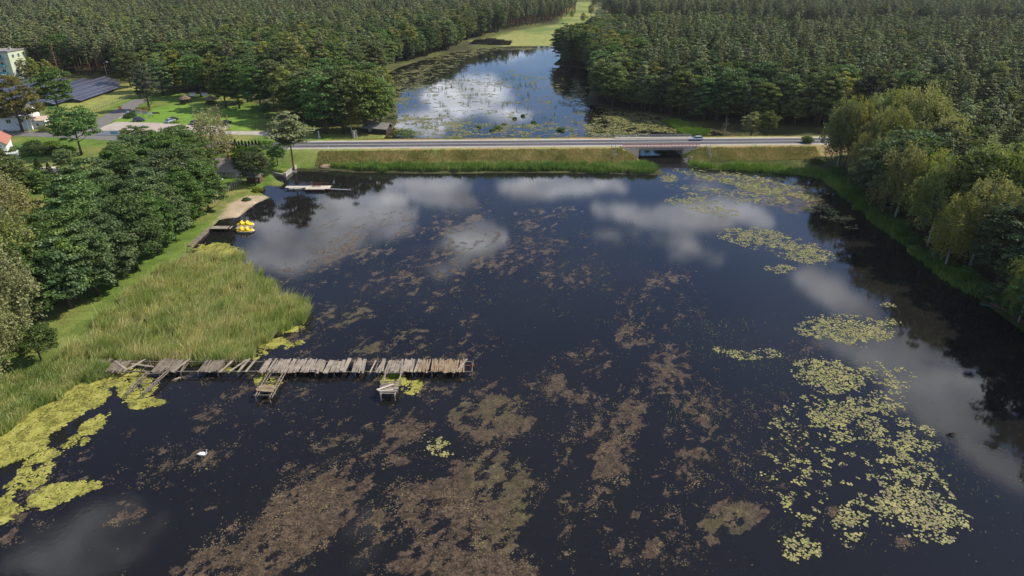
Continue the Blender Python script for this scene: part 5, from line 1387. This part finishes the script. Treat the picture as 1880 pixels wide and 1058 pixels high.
# ------------------------------------------------------------------ plank pier and pedal boats
a, b_ = P(388, 418, .7), P(462, 419, .7)
pier = empty('plank_pier', (a.x, a.y, 0), 0, 'short plank pier with gaps where the yellow pedal boats are moored', 'pier')
Lp = b_.x - a.x; mb = MB(); x = 0
while x < Lp:
    w_ = rj.uniform(.3, .45)
    if not (Lp * .3 < x < Lp * .62 and rj.random() < .5): mb.box((x + w_ / 2, 0, .72), (w_ * .9, 1.9, .07), rz=rj.uniform(-.03, .03))
    x += w_
mb.build('deck', M['wood2'], pier)
for yy in (-.75, .75): MB().bar((0, yy, .6), (Lp, yy, .6), .16, .18).build('beam', M['darkwood'], pier)
for i in range(5):
    for yy in (-.8, .8): MB().tube([(Lp * i / 4, yy, -1.2), (Lp * i / 4, yy, .7)], .11, 8).build('post', M['darkwood'], pier)
def pedal_boat(px, py, label):
    p = P(px, py); g = empty('pedal_boat', (p.x, p.y, 0), 0, label, 'pedal boat')
    s = 1.22
    def rg2(x, hw, z0, z1): return [(x * s, -hw * s, z1 * s), (x * s, -hw * .7 * s, z0 * s), (x * s, hw * .7 * s, z0 * s), (x * s, hw * s, z1 * s)]
    MB().loft([rg2(-1.65, .35, .15, .38), rg2(-1.3, .7, -.1, .36), rg2(0, .8, -.15, .34), rg2(1.2, .7, -.1, .36), rg2(1.7, .3, .15, .42)]).build('hull', M['cream'], g)
    MB().loft([[(x * s, y * s, z * s) for y, z in ((-hw, .37), (-hw * .8, h), (hw * .8, h), (hw, .37))] for x, hw, h in ((-1.6, .3, .45), (-1.25, .66, .5), (-.9, .72, .46), (.9, .72, .46), (1.3, .62, .58), (1.62, .25, .46))]).build('top_shell', M['yellow'], g)
    for x in (-.55, .55):
        for y in (-.32, .32):
            MB().loft([[((x + dx) * s, (y + yy) * s, z * s) for yy in (-.27, .27) for z in ((z0, z1) if yy < 0 else (z1, z0))] for dx, z0, z1 in ((-.45, .44, .55), (-.28, .44, 1.0), (-.1, .44, .95), (.02, .44, .62), (.4, .44, .58))]).build('seat', M['yellow'], g)
pedal_boat(451, 415, 'yellow pedal boat moored on the far side of the plank pier')
pedal_boat(451, 426, 'yellow pedal boat moored on the near side of the plank pier')
# harbour pontoon with white rowing boat
a, b_ = P(522, 347, .5), P(606, 347, .5)
po = empty('harbour_pontoon', (a.x, a.y + .2, 0), 0, 'grey plank pontoon with benches and railing in the harbour corner', 'pontoon')
Lq = b_.x - a.x
mb = MB(); x = 0
while x < Lq * .98: mb.box((x + .2, .9 if x > Lq * .45 else 1.3, .62), (.37, 3.0 if x > Lq * .45 else 1.5, .08)); x += .4
mb.build('deck', M['palewood'], po)
mb = MB(); mb.box((Lq * .68, -.3, .3), (Lq * .42, 1.8, .5)); mb.build('float', M['darkwood'], po)
mb = MB(); mb.box((Lq * .68, -.3, .6), (Lq * .42, 1.9, .08)); mb.build('float_deck', M['wood2'], po)
for i in range(6):
    for yy in (-.0, 2.2): MB().tube([(Lq * i / 5, yy, -1), (Lq * i / 5, yy, .62)], .12, 8).build('post', M['darkwood'], po)
mb = MB()
for i in range(7): mb.box((Lq * (.3 + .1 * i), 2.3, 1.05), (.08, .08, .9))
mb.bar((Lq * .3, 2.3, 1.5), (Lq * .95, 2.3, 1.5), .08); mb.bar((Lq * .3, 2.3, 1.1), (Lq * .95, 2.3, 1.1), .06); mb.build('railing', M['brownwood'], po)
mb = MB(); mb.box((Lq * .68, 1.3, 1.05), (2.4, .5, .07)); mb.box((Lq * .68, 1.6, 1.35), (2.4, .06, .5)); mb.box((Lq * .68 - 1, 1.3, .85), (.08, .4, .4)); mb.box((Lq * .68 + 1, 1.3, .85), (.08, .4, .4)); mb.build('bench', M['brownwood'], po)
mb = MB(); mb.bar((Lq * .9, -.1, .5), (Lq * .9 + 7.2, -.6, .35), .5, .12); mb.build('gangplank', M['metal'], po)
MB().tube([(Lq * .9 + 7.0, -.6, -1), (Lq * .9 + 7.0, -.6, .9)], .1, 8).build('end_post', M['redbrown'], po)
def rowboat(px, py, rz, s, mh, mi, label):
    p = P(px, py); g = empty('rowing_boat', (p.x, p.y, 0), rz, label, 'rowing boat')
    def rg3(x, hw, z0, z1): return [(x * s, -hw * s, z1 * s), (x * s, -hw * .6 * s, z0 * s), (x * s, hw * .6 * s, z0 * s), (x * s, hw * s, z1 * s)]
    MB().loft([rg3(-2, .45, .0, .5), rg3(-1.2, .65, -.12, .45), rg3(.4, .68, -.12, .45), rg3(1.5, .42, -.05, .52), rg3(2.1, .05, .2, .62)]).build('hull', mh, g)
    MB().loft([[(x * s, y * s, z * s) for y, z in ((-hw, zz), (-hw * .9, zz + .02), (hw * .9, zz + .02), (hw, zz))] for x, hw, zz in ((-1.85, .38, .5), (-1.2, .56, .46), (.4, .58, .46), (1.4, .34, .52))]).build('interior', mi, g)
    mb = MB()
    for x in (-1.1, .1, 1.1): mb.box((x * s, 0, .51 * s), (.28 * s, 1.0 * s, .05))
    mb.build('seat', mi, g); return g
rowboat(545, 348, 0, 1.05, M['white'], M['cream'], 'white rowing boat moored along the harbour pontoon')
rowboat(1816, 562, R(-35), .75, M['green_boat'], M['darkwood'], 'small dark green rowing boat beside the plank landing on the shaded bank')
# plank landing on the shaded bank
a, b_ = P(1822, 556, .6), P(1885, 592, .6)
ld = empty('plank_landing', (a.x, a.y, 0), math.atan2(b_.y - a.y, b_.x - a.x), 'low reddish plank landing along the shaded bank next to the green boat', 'jetty')
Ll = (b_ - a).length + 4; mb = MB(); x = 0
while x < Ll: mb.box((x + .2, .3, .62 + rj.uniform(-.03, .05)), (.36, 2.0 if x < Ll * .45 else 2.6, .07), rz=rj.uniform(-.03, .03)); x += .4
mb.build('deck', mat('red_boards', (.22, .12, .09), .9, .35, 1), ld)
for i in range(6): MB().tube([(Ll * i / 5, -.5, -1), (Ll * i / 5, -.5, .6)], .1, 7).build('post', M['darkwood'], ld)
# lookout platform beneath the willows
p = G(1568, 304)
pf = empty('lookout_platform', p, R(10), 'raised wooden lookout platform with railing and ladder under the birches', 'platform')
MB().box((0, 0, 2.6), (9, 3.5, .2)).build('deck', M['brownwood'], pf)
for x in (-4.2, 0, 4.2):
    for y in (-1.5, 1.5): MB().box((x, y, 1.2), (.22, .22, 2.8)).build('post', M['darkwood'], pf)
mb = MB()
for x in (-4.3, -2.1, 0, 2.1, 4.3): mb.box((x, -1.7, 3.2), (.12, .12, 1.1))
mb.bar((-4.4, -1.7, 3.75), (4.4, -1.7, 3.75), .12); mb.bar((-4.4, -1.7, 3.3), (4.4, -1.7, 3.3), .1); mb.build('railing', M['brownwood'], pf)
mb = MB(); mb.bar((-4.6, -3.0, -.3), (-3.7, -1.6, 2.6), .1); mb.bar((-3.6, -3.0, -.3), (-2.7, -1.6, 2.6), .1)
for i in range(7): k = i / 7; mb.bar((-4.6 + .9 * k, -3 + 1.4 * k, -.2 + 2.8 * k), (-3.6 + .9 * k, -3 + 1.4 * k, -.2 + 2.8 * k), .07)
mb.build('ladder', M['oldwood'], pf)

# ------------------------------------------------------------------ the swan
def skin_body(name, chain, mtl, parent, loc, rz):
    me = bpy.data.meshes.new(name); me.from_pydata([c[:3] for c in chain], [(i, i + 1) for i in range(len(chain) - 1)], [])
    o = bpy.data.objects.new(name, me); COL.objects.link(o)
    o.modifiers.new('skin', 'SKIN')
    for i, c in enumerate(chain): me.skin_vertices[0].data[i].radius = (c[3], c[4] if len(c) > 4 else c[3])
    o.modifiers.new('sub', 'SUBSURF').levels = 2; o.modifiers['sub'].render_levels = 2
    me.materials.append(mtl); o.location = loc; o.rotation_euler = (0, 0, rz)
    if parent: o.parent = parent
    return o
p = P(373, 836)
sw = empty('swan', (p.x, p.y, 0), R(8), 'white swan swimming on dark water below the jetty, its neck upright', 'swan')
sw.scale = (1.12,) * 3
skin_body('body', [(-.68, 0, .22, .03, .05), (-.5, 0, .2, .10, .14), (-.25, 0, .14, .19, .24), (.02, 0, .12, .21, .26), (.25, 0, .13, .17, .20), (.40, 0, .22, .10, .10), (.47, 0, .36, .06, .06), (.45, 0, .52, .045, .045), (.43, 0, .66, .045, .045), (.47, 0, .75, .055, .055), (.55, 0, .74, .042, .042)], M['feather'], sw, (0, 0, 0), 0)
MB().tube([(.58, 0, .735), (.66, 0, .715), (.70, 0, .70)], [.03, .022, .01], 8).build('beak', M['beak'], sw, smooth=True)
for s in (-1, 1):
    MB().loft([[(x, s * (y + dy), z + dz) for dy, dz in ((0, -h), (.04, 0), (0, h), (-.04, 0))] for x, y, z, h in ((-.62, .06, .26, .03), (-.3, .19, .26, .10), (0, .23, .22, .12), (.2, .18, .2, .05))]).build('wing', M['feather'], sw, smooth=True)

# ------------------------------------------------------------------ the air
hz = MB().box((0, 590, 29.6), (2600, 1400, 63.2)).build('haze', M['white'])
hz.data.materials.clear()
hm = bpy.data.materials.new('haze'); hm.use_nodes = True
t = NT(hm.node_tree); t.n.clear()
pv = t.new('ShaderNodeVolumePrincipled'); pv.inputs['Color'].default_value = (.92, .95, 1.0, 1); pv.inputs['Density'].default_value = .00005; pv.inputs['Anisotropy'].default_value = .3
o_ = t.new('ShaderNodeOutputMaterial'); t.link(pv.outputs[0], o_.inputs['Volume'])
hz.data.materials.append(hm)
tag(hz, kind='stuff', label='thin bluish summer haze softening the far forest', cat='haze')
